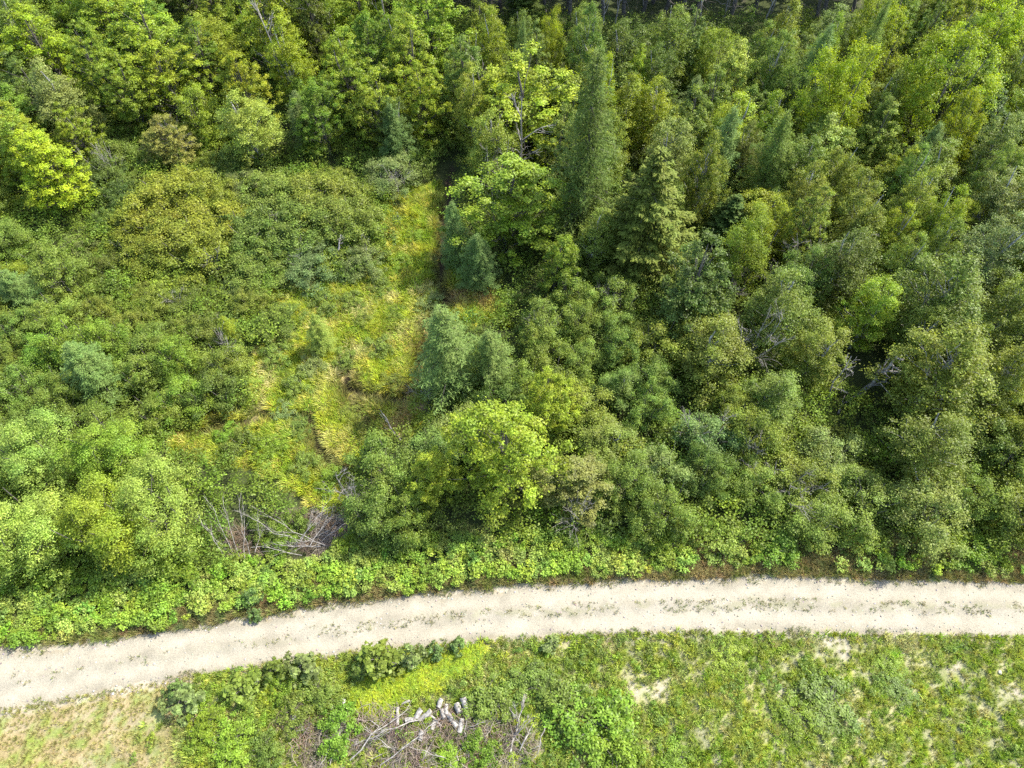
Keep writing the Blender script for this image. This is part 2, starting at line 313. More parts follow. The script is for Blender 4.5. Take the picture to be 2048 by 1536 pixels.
dl = fore * (1 - sstep(250, 420, PX + (n1 - .5) * 200)); sandm = sandm * (1 - dl * .65)
col = lay(col, COL['dry'], dl * .85); col = lay(col, COL['green'], dl * sstep(.5, .62, n2))
col = lay(col, COL['sand'], sandm)
col = lay(col, COL['dry'], verge * .7)
col = lay(col, COL['sand'], 1 - sstep(.0, .5, np.maximum(rb - GY, GY - rt) + (n3 - .5) * .9))
brush = np.maximum(patch(825, 1500, 200, 65), patch(1030, 1485, 42, 42)); col = lay(col, COL['litter'], brush); sandm = sandm * (1 - brush)
brush2 = patch(640, 1060, 90, 45); col = lay(col, COL['litter'], brush2)
SAND_GRID = sandm
GZ = ground_h(GX, GY); far_ = sstep(90, 110, np.abs(GX)) + sstep(120, 140, GY); GZ = GZ * (1 - np.clip(far_, 0, 1))
ny, nx = GX.shape
V = np.stack([GX, GY, GZ], -1).reshape(-1, 3); ii = np.arange(ny - 1)[:, None] * nx + np.arange(nx - 1)[None]
F = np.stack([ii, ii + 1, ii + nx + 1, ii + nx], -1).reshape(-1, 4)
def ground_material(name, scale_sp=9., speck=.28, bump=.06, gravel=False):
    m, nt, p, out = mat(name); N = nt.nodes; L = nt.links
    a = N.new("ShaderNodeAttribute"); a.attribute_name = 'col'
    g = N.new("ShaderNodeNewGeometry"); nz = N.new("ShaderNodeTexNoise"); nz.inputs["Scale"].default_value = scale_sp; nz.inputs["Detail"].default_value = 6; nz.inputs["Roughness"].default_value = .7
    L.new(g.outputs["Position"], nz.inputs["Vector"])
    mr = N.new("ShaderNodeMapRange"); mr.inputs["From Min"].default_value = .3; mr.inputs["From Max"].default_value = .7; mr.inputs["To Min"].default_value = 1 - speck; mr.inputs["To Max"].default_value = 1 + speck; L.new(nz.outputs["Fac"], mr.inputs[0])
    nb = N.new("ShaderNodeTexNoise"); nb.inputs["Scale"].default_value = .7; nb.inputs["Detail"].default_value = 4; L.new(g.outputs["Position"], nb.inputs["Vector"])
    mb = N.new("ShaderNodeMapRange"); mb.inputs["From Min"].default_value = .3; mb.inputs["From Max"].default_value = .7; mb.inputs["To Min"].default_value = .86; mb.inputs["To Max"].default_value = 1.12; L.new(nb.outputs["Fac"], mb.inputs[0])
    mu = N.new("ShaderNodeMath"); mu.operation = 'MULTIPLY'; L.new(mr.outputs[0], mu.inputs[0]); L.new(mb.outputs[0], mu.inputs[1])
    vm = N.new("ShaderNodeVectorMath"); vm.operation = 'SCALE'; L.new(a.outputs["Color"], vm.inputs[0]); L.new(mu.outputs[0], vm.inputs["Scale"])
    last = vm.outputs[0]
    if gravel:
        vo = N.new("ShaderNodeTexVoronoi"); vo.inputs["Scale"].default_value = 7; L.new(g.outputs["Position"], vo.inputs["Vector"])
        lt = N.new("ShaderNodeMath"); lt.operation = 'LESS_THAN'; lt.inputs[1].default_value = .16; L.new(vo.outputs["Distance"], lt.inputs[0])
        mx = N.new("ShaderNodeMix"); mx.data_type = 'RGBA'; mx.inputs["B"].default_value = (.20, .18, .145, 1)
        m2 = N.new("ShaderNodeMath"); m2.operation = 'MULTIPLY'; m2.inputs[1].default_value = .5; L.new(lt.outputs[0], m2.inputs[0]); L.new(m2.outputs[0], mx.inputs["Factor"]); L.new(last, mx.inputs["A"]); last = mx.outputs["Result"]
    L.new(last, p.inputs["Base Color"]); p.inputs["Roughness"].default_value = .95; p.inputs["Specular IOR Level"].default_value = .1
    b = N.new("ShaderNodeBump"); b.inputs["Strength"].default_value = .7; b.inputs["Distance"].default_value = bump; L.new(nz.outputs["Fac"], b.inputs["Height"]); L.new(b.outputs[0], p.inputs["Normal"])
    return m
def set_cols(me, c):
    a = me.color_attributes.new("col", 'FLOAT_COLOR', 'POINT'); c4 = np.concatenate([c.reshape(-1, 3), np.ones((c.size // 3, 1))], 1); a.data.foreach_set("color", c4.astype(np.float32).ravel())
me = make_mesh("ground", (V, F, np.zeros(len(F)), np.zeros(len(F), int)), [ground_material("soil")], True); set_cols(me, col)
o = bpy.data.objects.new("ground", me); C.objects.link(o); o["kind"] = "structure"; o["label"] = "low damp ground under the thicket, clearing and verges"
# road
rx = np.arange(-75, 75, .16); S = 30; s_ = np.linspace(0, 1, S)
RT = road_y(rx, ROAD_T) + (fbm(rx * .9, rx * 0, 61, 4) - .5) * 1.1 + (fbm(rx * 3, rx * 0 + 5, 62, 3) - .5) * .5; RB = road_y(rx, ROAD_B) - (fbm(rx * .9, rx * 0, 77, 4) - .5) * 1.0 - (fbm(rx * 3, rx * 0 + 5, 78, 3) - .5) * .5
RX = np.repeat(rx[:, None], S, 1); RY = RB[:, None] + (RT - RB)[:, None] * s_[None]
n4 = fbm(RX * 1.3, RY * 2.2, 81, 4); n5 = fbm(RX * .25, RY * 1.2, 85, 3)
across = s_[None] + 0 * RX
rc = np.zeros(RX.shape + (3,)) + np.array((.228, .203, .148))
rc = lay(rc, (.270, .243, .185), sstep(.45, .62, n5) * .6)
trk = np.exp(-((across - .27) / .12) ** 2) + np.exp(-((across - .73) / .12) ** 2)
rc = lay(rc, (.290, .256, .188), trk * .85)
ctr = np.exp(-((across - .5) / .09) ** 2)
rc = lay(rc, (.20, .19, .11), ctr * sstep(.47, .6, n4) * .6 * sstep(-30, 5, RX))
edge = 1 - sstep(.0, .13, np.minimum(across, 1 - across))
rc = lay(rc, (.24, .20, .13), edge * sstep(.4, .6, n4) * .7)
RZ = .03 + .03 * ctr - .02 * trk * .6 - .03 * edge + (n4 - .5) * .03
V = np.stack([RX, RY, RZ], -1).reshape(-1, 3); ii = np.arange(len(rx) - 1)[:, None] * S + np.arange(S - 1)[None]
F = np.stack([ii, ii + S, ii + S + 1, ii + 1], -1).reshape(-1, 4)
me = make_mesh("gravel_road", (V, F, np.zeros(len(F)), np.zeros(len(F), int)), [ground_material("gravel", 13, .24, .05, True)], True); set_cols(me, rc)
o = bpy.data.objects.new("gravel_road", me); C.objects.link(o); o["kind"] = "structure"; o["label"] = "pale two-track gravel road with a weedy centre strip"

# ------------------------------------------------------------------ things
def tag(o, label=None, cat=None, group=None, kind=None):
    if label: o["label"] = label
    if cat: o["category"] = cat
    if group: o["group"] = group
    if kind: o["kind"] = kind
    return o
PAL = {'yellow-green': (.238, .295, .026), 'bright green': (.185, .26, .026), 'lime': (.275, .345, .022), 'mid-green': (.158, .208, .034), 'dark green': (.100, .142, .028),
       'olive': (.180, .212, .032), 'golden olive': (.222, .242, .028), 'dark olive': (.135, .162, .026), 'grey-green': (.185, .225, .062), 'blue-green': (.155, .222, .055), 'golden green': (.235, .275, .024),
       'pale green': (.255, .312, .055), 'rusty green': (.240, .228, .048), 'deep conifer green': (.052, .075, .020)}
NAMES = {'maple': ('maple_tree', 'maple', 'tree'), 'poplar': ('poplar_tree', 'broad-leaved poplar', 'tree'), 'birch': ('birch_tree', 'small-leaved birch', 'tree'), 'willow': ('willow_tree', 'feathery willow', 'tree'),
         'alder': ('alder_shrub', 'alder shrub', 'shrub'), 'dense': ('dense_shrub', 'low dense shrub', 'shrub'), 'larch': ('larch_tree', 'wispy larch', 'tree'), 'spruce': ('spruce_tree', 'layered spruce', 'tree'),
         'sapling': ('poplar_sapling', 'large-leaved sapling', 'sapling'), 'bush': ('leafy_bush', 'low leafy bush', 'bush'), 'pine': ('pine_tree', 'bare-trunked pine', 'tree')}
TREES = []   # (root, kind, colour name, x, y, h)
def put(kind, x, y, h, rad, cname, own=None, var=None, jit=.08, rot=None, mix=.0):
    parts, PH, PR = PROTO[kind][random.randrange(len(PROTO[kind])) if var is None else var]
    nm = NAMES[kind][0]; r = bpy.data.objects.new(nm, None); C.objects.link(r); r.empty_display_size = .3
    r.location = (x, y, gh(x, y)); r.rotation_euler = (random.gauss(0, .03), random.gauss(0, .03), random.uniform(0, 6.28) if rot is None else rot)
    r.scale = (rad / PR, rad / PR, h / PH)
    c = tuple(a * (1 - mix) + b * mix for a, b in zip(PAL[cname], (.205, .262, .036))); j = 1 + random.gauss(0, jit); k = random.gauss(0, jit * .7)
    for pn, me in parts.items():
        o = bpy.data.objects.new(pn, me); C.objects.link(o); o.parent = r
        if pn == 'crown': o.color = (max(.01, c[0] * j * (1 + k)), c[1] * j, max(.005, c[2] * j * (1 - k)), 1)
    TREES.append([r, kind, cname, x, y, h, own])
    return r
def by_centre(kind, px, py, wpx, h, cname, own=None, var=None):     # crown centre seen at px,py
    z = h * .58; x, y = at(px, py, z); d = depth_at(x, y, z); return put(kind, x, y, h, wpx / 2 * d / FPX, cname, own, var)
def by_base(kind, bx, by, ay, wpx, cname, own=None, var=None):      # foot at bx,by and tip at height ay
    x, y = at(bx, by); h = max(1.0, CAM_H - y * math.tan(math.radians(DEP) - math.atan((768 - ay) / FPX))); d = depth_at(x, y, h * .3)
    return put(kind, x, y, h, wpx / 2 * d / FPX, cname, own, var)

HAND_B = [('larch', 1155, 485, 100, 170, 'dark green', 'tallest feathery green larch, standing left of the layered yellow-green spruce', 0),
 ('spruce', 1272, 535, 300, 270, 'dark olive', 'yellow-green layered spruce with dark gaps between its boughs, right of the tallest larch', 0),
 ('larch', 915, 535, 405, 85, 'blue-green', 'slim pointed young larch at the head of the dark creek', 1),
 ('larch', 955, 575, 465, 90, 'blue-green', 'slim young larch just in front of its twin above the rusty patch', 2),
 ('larch', 905, 785, 615, 165, 'blue-green', 'wide feathery blue-green larch on the creek bank beside the yellow clearing', 1),
 ('larch', 985, 775, 655, 120, 'blue-green', 'smaller blue-green larch touching the wide feathery one', 0),
 ('larch', 650, 700, 630, 60, 'pale green', 'little pale larch alone in the yellow clearing', 2),
 ('larch', 475, 690, 640, 55, 'yellow-green', 'little yellow-green larch beside the white deadwood', 1),
 ('larch', 1410, 400, 215, 105, 'blue-green', 'blue-green larch behind the layered spruce', 1),
 ('larch', 1500, 430, 225, 115, 'mid-green', 'yellower larch standing right of the one behind the spruce', 2),
 ('larch', 1580, 260, 50, 100, 'blue-green', 'slim tall larch near the bare trunks at the back', 0),
 ('larch', 1370, 260, 150, 70, 'grey-green', None, 1), ('larch', 800, 330, 210, 85, 'blue-green', None, 2), ('larch', 1790, 400, 250, 100, 'blue-green', None, 0),
 ('larch', 230, 790, 690, 130, 'blue-green', 'bluish larch sunk in the green alder thicket by the clearing', 0), ('larch', 75, 620, 540, 110, 'blue-green', None, 1),
 ('spruce', 1440, 490, 385, 150, 'dark green', 'dark green spruce behind the dark broad-leaved poplar', 1), ('spruce', 1100, 270, 130, 90, 'dark green', None, 0),
 ('larch', 1400, 160, 60, 60, 'mid-green', None, 0), ('larch', 1710, 330, 190, 80, 'mid-green', None, 1), ('spruce', 1960, 60, -90, 140, 'dark green', None, 0), ('spruce', 1050, 60, -60, 120, 'dark green', None, 1),
 ('larch', 620, 300, 190, 80, 'grey-green', None, 0)]
HAND_C = [('maple', 1010, 405, 235, 9.5, 'yellow-green', 'dark maple with yellow-lit leaf tufts and bare twigs on top, left of the tallest larch'),
 ('maple', 1000, 890, 240, 10.5, 'yellow-green', 'brightest yellow-green maple among the alders, closest to the road'),
 ('maple', 1095, 790, 130, 8, 'yellow-green', 'smaller yellow-green maple behind the brightest roadside maple'), ('maple', 860, 950, 130, 6, 'yellow-green', None),
 ('maple', 1050, 190, 250, 12, 'yellow-green', 'broad yellow-green maple behind the maple with bare twigs'), ('maple', 870, 60, 170, 11, 'yellow-green', None), ('maple', 930, 150, 120, 10, 'mid-green', None),
 ('maple', 530, 50, 160, 12, 'yellow-green', None), ('maple', 490, 175, 110, 9, 'golden green', None), ('maple', 280, 70, 190, 11, 'yellow-green', None), ('maple', 80, 90, 170, 10, 'lime', None),
 ('maple', 330, 160, 150, 9, 'yellow-green', None), ('maple', 210, 30, 150, 10, 'yellow-green', None), ('maple', 400, 110, 120, 9, 'bright green', None),
 ('maple', 95, 335, 160, 8, 'lime', 'brightest lime maple beside the low dense shrubs'), ('maple', 30, 270, 100, 8, 'yellow-green', None), ('maple', 160, 265, 95, 7, 'yellow-green', None), ('birch', 120, 195, 135, 9, 'grey-green', 'grey-green rounded birch behind the brightest lime maple'),
 ('maple', 340, 275, 115, 5.5, 'rusty green', 'pale maple with pinkish-brown tips behind the olive mound'), ('birch', 500, 250, 130, 8, 'pale green', None), ('birch', 570, 120, 100, 10, 'yellow-green', None),
 ('maple', 700, 150, 130, 10, 'yellow-green', None), ('maple', 740, 110, 110, 10, 'bright green', None), ('maple', 850, 190, 110, 9, 'yellow-green', None), ('birch', 790, 250, 90, 7, 'dark green', None), ('maple', 640, 230, 110, 8, 'bright green', None),
 ('poplar', 1390, 555, 180, 10.5, 'dark green', 'dark glossy round poplar in front of the layered spruce'),
 ('willow', 1680, 200, 150, 12.5, 'lime', 'bright lime domed willow among the back birches'), ('willow', 1885, 175, 180, 12.5, 'lime', 'broad bright yellow-green willow near the upper corner'), ('willow', 1970, 75, 140, 11.5, 'lime', None), ('willow', 1755, 65, 120, 11, 'yellow-green', None),
 ('birch', 1170, 110, 90, 12, 'mid-green', None), ('birch', 1200, 200, 80, 11, 'yellow-green', None), ('birch', 1250, 120, 130, 9, 'mid-green', None), ('birch', 1310, 230, 110, 9, 'golden green', 'golden-topped birch behind the layered spruce'), ('birch', 1255, 230, 110, 9, 'golden green', None),
 ('poplar', 1470, 150, 110, 9, 'pale green', None), ('birch', 1460, 260, 130, 9, 'yellow-green', None), ('birch', 1540, 260, 90, 9, 'golden green', None), ('poplar', 1650, 290, 130, 8, 'pale green', None), ('poplar', 1760, 270, 100, 8, 'pale green', None),
 ('birch', 1870, 340, 130, 8, 'mid-green', None), ('poplar', 1960, 250, 130, 8, 'dark green', None), ('birch', 1720, 440, 120, 9, 'olive', None), ('birch', 1610, 400, 110, 9, 'olive', None), ('willow', 1905, 440, 90, 6, 'golden green', None),
 ('birch', 1560, 610, 160, 9, 'olive', 'olive birch right of the dark glossy poplar'), ('birch', 1540, 440, 150, 6, 'golden green', None), ('birch', 1680, 520, 150, 9, 'dark olive', None),
 ('birch', 1870, 590, 190, 10, 'olive', 'broad olive birch behind the grey snag hollow'), ('birch', 1750, 620, 120, 8, 'yellow-green', None), ('birch', 1890, 740, 210, 10, 'olive', None), ('birch', 2010, 620, 150, 10, 'olive', None), ('birch', 2020, 760, 140, 9, 'olive', None),
 ('birch', 1990, 500, 140, 9, 'grey-green', None), ('birch', 2010, 400, 140, 9, 'grey-green', None), ('birch', 1430, 700, 170, 7, 'olive', None), ('birch', 1640, 700, 130, 7, 'olive', None), ('birch', 1870, 880, 170, 7.5, 'olive', None),
 ('maple', 1150, 960, 170, 5, 'rusty green', 'rusty-tinted maple right of the brightest roadside maple'), ('alder', 760, 950, 160, 5, 'mid-green', 'rounded alder shrub at the creek mouth beside the yellow clearing'), ('alder', 750, 1030, 130, 4, 'mid-green', None),
 ('dense', 350, 395, 210, 3.8, 'golden olive', 'low golden-olive mound, backmost of the smooth ones by the clearing'), ('dense', 430, 440, 190, 3.6, 'golden olive', None), ('dense', 300, 460, 190, 3.6, 'golden olive', None), ('dense', 385, 495, 210, 3.4, 'golden olive', None), ('dense', 420, 390, 140, 3.5, 'golden olive', None), ('dense', 290, 505, 130, 2.8, 'golden olive', None),
 ('dense', 490, 365, 110, 2.6, 'grey-green', 'pale grey-green dome between the olive and dark green mounds'), ('dense', 560, 400, 170, 3.6, 'mid-green', None), ('dense', 640, 390, 190, 3.6, 'mid-green', None), ('dense', 700, 450, 180, 3.6, 'mid-green', None), ('dense', 600, 460, 190, 3.6, 'mid-green', None), ('dense', 510, 460, 170, 3.5, 'mid-green', None), ('dense', 520, 530, 160, 2.4, 'mid-green', None), ('dense', 620, 525, 150, 2.4, 'grey-green', None), ('dense', 720, 520, 110, 2.2, 'grey-green', None),
 ('dense', 200, 350, 120, 3.0, 'dark green', 'dark green low dome beside the brightest lime maple'), ('dense', 220, 310, 130, 3, 'mid-green', None), ('dense', 240, 390, 100, 2.4, 'dark green', None), ('dense', 470, 320, 90, 2.4, 'mid-green', None), ('alder', 790, 350, 110, 3, 'grey-green', None), ('dense', 210, 440, 80, 2, 'mid-green', None), ('dense', 150, 490, 90, 1.8, 'grey-green', None), ('dense', 220, 530, 100, 2.0, 'dark olive', None)]
for k, bx, by, ay, wp, cn, own, var in HAND_B: by_base(k, bx, by, ay, wp, cn, own, var)
for k, px, py, wp, h, cn, own in HAND_C: by_centre(k, px, py, wp, h, cn, own)

# region fill: (polygon in the photo, [(kind, weight)], height range, radius range, spacing, [(colour, weight)])
REG = [
 ('willow_bank', [(-700, 930), (-100, 900), (250, 890), (430, 925), (560, 975), (600, 1000), (440, 1030), (300, 1070), (-700, 1130)], [('willow', 1)], (6.4, 7.3), (2.6, 3.2), 2.2, [('yellow-green', 2.2), ('pale green', 2.5)]),
 ('dark_low', [(150, 590), (600, 590), (640, 650), (560, 670), (400, 670), (180, 640)], [('dense', 1)], (1.8, 2.6), (1.9, 2.6), 1.9, [('dark olive', 3), ('dark green', 1), ('olive', 1)]),
 ('left_alder', [(-700, 560), (130, 560), (180, 640), (420, 680), (530, 700), (520, 820), (400, 850), (330, 890), (-700, 930)], [('alder', 1)], (3, 4.4), (1.7, 2.4), 2.2, [('mid-green', 3), ('bright green', 1.2), ('olive', 1.2), ('dark green', .5)]),
 ('far_left', [(-700, 330), (160, 420), (130, 560), (-700, 560)], [('alder', 3), ('willow', 1)], (3.4, 5), (1.9, 2.8), 2.6, [('mid-green', 3), ('yellow-green', 1), ('grey-green', 1.2)]),
 ('low_mid', [(240, 540), (560, 560), (560, 590), (240, 590)], [('dense', 1)], (1.2, 1.8), (1.2, 1.8), 1.9, [('grey-green', 2), ('mid-green', 2), ('olive', 1)]),
 ('mounds', [(160, 290), (500, 310), (900, 380), (760, 540), (560, 570), (200, 560)], [('dense', 1)], (1.4, 2.2), (1.4, 2.0), 2.4, [('mid-green', 2), ('dark green', 1)]),
 ('up_left', [(-900, -140), (900, -140), (900, 330), (760, 360), (520, 300), (250, 240), (180, 300), (-900, 330)], [('maple', 5), ('birch', 2), ('poplar', 1), ('alder', 1)], (7, 11), (2.3, 3.6), 3.4, [('yellow-green', 4), ('bright green', 2), ('mid-green', 2), ('dark green', 1), ('golden green', .6)]),
 ('up_right', [(900, 40), (1200, 90), (1500, 90), (1640, 60), (2048, -60), (2900, -140), (2900, 520), (1560, 560), (1300, 500), (1120, 540), (1050, 500), (1060, 300), (900, 330)], [('birch', 6), ('larch', .35), ('poplar', 2.4), ('willow', 1.3), ('maple', .6)], (7.5, 10.5), (1.7, 2.7), 3.0, [('mid-green', 3), ('yellow-green', 2), ('olive', 3), ('golden green', .5), ('grey-green', 1.5), ('dark green', .7)]),
 ('centre_alder', [(1010, 590), (1300, 590), (1480, 640), (1480, 1025), (900, 1030), (700, 1030), (740, 900), (870, 830), (1000, 760)], [('alder', 6), ('birch', .5)], (3.0, 4.6), (1.7, 2.5), 2.2, [('mid-green', 4), ('grey-green', 2.2), ('blue-green', .5), ('dark green', 1), ('olive', 1)]),
 ('right_mid', [(1480, 560), (2900, 520), (2900, 860), (1480, 860)], [('birch', 4), ('alder', 3), ('poplar', .8)], (5, 8), (1.8, 2.6), 2.7, [('olive', 4), ('mid-green', 2), ('yellow-green', 1), ('dark green', .8)]),
 ('right_low', [(1480, 860), (2900, 860), (2900, 1040), (1480, 1028)], [('alder', 5), ('birch', .4)], (3.4, 5), (1.8, 2.6), 2.2, [('mid-green', 3), ('grey-green', 1.3), ('olive', 2.2), ('yellow-green', .6)]),
]
STEMS2 = [(430, 1010), (560, 1010), (620, 1000), (710, 980), (705, 1090), (600, 1125), (520, 1120), (420, 1125)]
STEMS = [(425, 1060), (540, 1050), (600, 1020), (710, 1000), (705, 1090), (600, 1125), (520, 1120), (440, 1125)]
HOLE = [(1690, 690), (1760, 690), (1765, 800), (1690, 820)]
def wpick(l):
    t = random.uniform(0, sum(w_ for _, w_ in l))
    for a, w_ in l:
        t -= w_
        if t <= 0: return a
    return l[-1][0]
done = [(t[3], t[4], t[0].scale[0] * PROTO[t[1]][0][2]) for t in TREES]
for name, poly, kinds, hr, rr, sp, cols in REG:
    y0 = 10
    for gy_ in np.arange(14, 118, sp * .87):
        for gx_ in np.arange(-75, 75, sp):
            x = gx_ + random.uniform(-.42, .42) * sp + (int(gy_ / sp) % 2) * sp / 2; y = gy_ + random.uniform(-.42, .42) * sp
            zc = .55 * sum(hr) / 2; px, py, dp = topx(x, y, zc)
            if abs(px - 1024) > 1024 + 330 or py < -330: continue
            if not inpoly(px, py, poly): continue
            kind = wpick(kinds); rad = random.uniform(*rr); hq = sum(hr) / 2 * .8; rp = rad * FPX / dp * .8
            qx, qy, _ = topx(x, y, hq); bx_, by_, _ = topx(x, y, 0)
            if any(inpoly(u, v_, q) for q in (CLEARING, HOLE, STEMS2) for u, v_ in ((px, py), (px - rp, py), (px + rp, py), (qx, qy - rp * .3), (bx_, by_), (px, py - rp))): continue
            if any((x - a) ** 2 + (y - b) ** 2 < (.62 * (c + rad)) ** 2 * (.55 if c < 2.2 else .8) for a, b, c in done): continue
            if dseg(np.array([x]), np.array([y]), CREEK)[0] < 1.7: continue
            h = random.uniform(*hr) * (1 if kind != 'alder' or hr[1] < 6 else .65)
            if kind == 'larch': rad *= .75; h *= 1.1
            put(kind, x, y, h, rad, wpick(cols) if kind != 'larch' else random.choice(['blue-green', 'mid-green', 'blue-green', 'grey-green']), mix=.3)
            done.append((x, y, rad))
# back stand of tall bare-trunked pines
for i in range(590):
    px = random.uniform(540, 1800) if i % 3 else random.uniform(-200, 2300); x, y = at(px, random.uniform(-60, 62) if i % 3 == 1 else random.uniform(-230, -20))
    if i % 3 == 0: y += 4
    if any(t[1] == 'pine' and (t[3] - x) ** 2 + (t[4] - y) ** 2 < 5.5 for t in TREES): continue
    put('pine', x, y, random.uniform(13, 17), random.uniform(2.2, 3.3), random.choice(['deep conifer green', 'dark green', 'deep conifer green']))
# roadside saplings and bushes
for px, py, wp, h, cn in [(770, 1312, 90, 2.2, 'mid-green'), (820, 1318, 60, 1.9, 'grey-green'), (735, 1330, 60, 1.6, 'mid-green'), (605, 1325, 75, 1.9, 'grey-green'), (545, 1335, 60, 1.8, 'mid-green'), (490, 1365, 80, 1.7, 'mid-green'), (362, 1395, 80, 1.6, 'grey-green'), (350, 1375, 50, 1.5, 'blue-green'), (875, 1300, 38, 1.2, 'blue-green'), (912, 1293, 38, 1.2, 'blue-green'), (1105, 1290, 40, .9, 'grey-green'), (505, 1195, 40, 1.6, 'blue-green'), (510, 1225, 34, .9, 'blue-green')]:
    by_centre('sapling', px, py, wp, h, cn)
for px, py, wp, h, cn in [(1190, 1440, 170, 1.6, 'bright green'), (1130, 1400, 120, 1.2, 'mid-green'), (1650, 1400, 130, .6, 'mid-green'), (1600, 1430, 100, .5, 'bright green'), (675, 1465, 100, 1.3, 'bright green'), (640, 1390, 90, 1.0, 'mid-green'), (590, 1420, 80, .9, 'olive'), (1240, 1500, 130, 1.3, 'bright green'), (980, 1400, 110, .9, 'mid-green'), (1060, 1360, 100, .8, 'mid-green'), (560, 1370, 70, .8, 'bright green'), (410, 1450, 90, .8, 'bright green'), (460, 1490, 110, .9, 'bright green'), (960, 1500, 80, 1.0, 'bright green'), (900, 1520, 70, .7, 'yellow-green'), (530, 1500, 80, 1, 'mid-green'), (1460, 1075, 100, 1.6, 'pale green'), (1330, 1090, 90, 1.2, 'bright green'), (1560, 1090, 90, 1.3, 'bright green'), (1780, 1330, 70, .35, 'bright green'), (1460, 1310, 80, .35, 'bright green'), (1350, 1520, 90, .5, 'bright green'), (1800, 1380, 80, .4, 'mid-green'), (1950, 1090, 100, 1.4, 'bright green'),
                          (620, 735, 70, 1.0, 'grey-green'), (760, 690, 70, 1.0, 'mid-green'), (590, 770, 70, 1.1, 'mid-green'), (650, 610, 70, 1.1, 'mid-green'), (480, 890, 80, 1.2, 'mid-green'), (530, 900, 70, 1, 'bright green'), (860, 600, 60, .8, 'grey-green'), (720, 640, 50, .7, 'mid-green'), (800, 520, 60, .8, 'bright green'), (740, 870, 60, .9, 'olive'), (560, 890, 60, .8, 'bright green'), (690, 720, 60, .8, 'mid-green'), (700, 830, 55, .6, 'olive'), (600, 860, 60, .7, 'mid-green'), (660, 960, 70, .9, 'bright green'), (610, 930, 70, .9, 'mid-green'), (790, 620, 50, .5, 'olive'), (830, 470, 50, .6, 'bright green'), (760, 570, 60, .8, 'mid-green'), (570, 820, 60, .8, 'grey-green'), (780, 760, 60, .6, 'olive'), (550, 710, 70, 1.1, 'mid-green'), (700, 600, 60, .9, 'mid-green'), (450, 870, 60, .8, 'bright green'), (560, 1085, 80, 1.3, 'bright green'), (535, 1050, 80, 1.4, 'mid-green'), (600, 1045, 70, 1.3, 'mid-green'), (690, 1085, 70, 1.2, 'bright green'), (430, 1085, 60, 1.3, 'mid-green')]:
    by_centre('bush', px, py, wp, h, cn)

# ------------------------------------------------------------------ labels that single each plant out
LM = [('tallest larch', 1150, 480), ('layered spruce', 1272, 530), ('dark glossy poplar', 1390, 640), ('rusty patch', 940, 600), ('wide feathery larch', 905, 785), ('brightest roadside maple', 1000, 1000), ('grey snag hollow', 1720, 790), ('log pile', 890, 1430),
      ('golden-olive mounds', 370, 470), ('brightest lime maple', 95, 400), ('creek fork', 640, 860), ('upper bright willow', 1885, 250), ('lime domed willow', 1680, 270), ('heap of bent stems', 640, 1080), ('pinkish maple', 340, 320), ('white deadwood', 450, 655), ('bend of the road', 1560, 1200), ('road\'s lower corner', 60, 1360), ('bare back trunks', 1350, 40), ('bird-limed far corner', 40, 20)]
LM[-1] = ('far upper-left trees', 40, 20)
LMW = [(n,) + at(px, py) for n, px, py in LM]
ORD = ['', 'second ', 'third ', 'fourth ', 'fifth ', 'sixth ', 'seventh ', 'eighth ', 'ninth ', 'tenth ', 'eleventh ', 'twelfth ', 'thirteenth ', 'fourteenth ', 'fifteenth ', 'sixteenth ', 'seventeenth ', 'eighteenth ', 'nineteenth ', 'twentieth ']
ORD += [a + b for a in ['twenty-', 'thirty-', 'forty-', 'fifty-', 'sixty-', 'seventy-', 'eighty-', 'ninety-'] for b in ['first ', 'second ', 'third ', 'fourth ', 'fifth ', 'sixth ', 'seventh ', 'eighth ', 'ninth ', 'tenth ']]
GRP = {'maple': 'maples of the back wood', 'poplar': 'poplars in the wood', 'birch': 'birches in the wood', 'willow': 'willows in the wood', 'alder': 'alder shrubs of the thicket', 'dense': 'low dense shrubs around the clearing', 'larch': 'larches in the wood', 'spruce': 'spruces in the wood', 'sapling': 'saplings beside the gravel road', 'bush': 'low bushes in the grass', 'pine': 'bare-trunked pines at the back'}
bucket = {}
for t in TREES:
    r, kind, cn, x, y, h, own = t; tag(r, cat=NAMES[kind][2], group=GRP[kind])
    if own: tag(r, own); continue
    px, py, _ = topx(x, y, h * .5)
    best = min(LMW, key=lambda l: (l[1] - x) ** 2 + (l[2] - y) ** 2); lx, ly, _ = topx(best[1], best[2], 0)
    dx, dy = x - best[1], y - best[2]
    if abs(dx) > abs(dy): d = 'right of' if dx > 0 else 'left of'
    else: d = 'behind' if dy > 0 else 'in front of'
    bucket.setdefault((kind, cn, best[0], d), []).append(((dx * dx + dy * dy), r))
for (kind, cn, ln, d), L_ in bucket.items():
    for i, (_, r) in enumerate(sorted(L_, key=lambda q: q[0])):
        nn = NAMES[kind][1]
        r["label"] = f"{cn} {nn} {d} the {ln}" if len(L_) == 1 else f"{cn} {nn}, {ORD[i] or 'first '}one out {d} the {ln}"

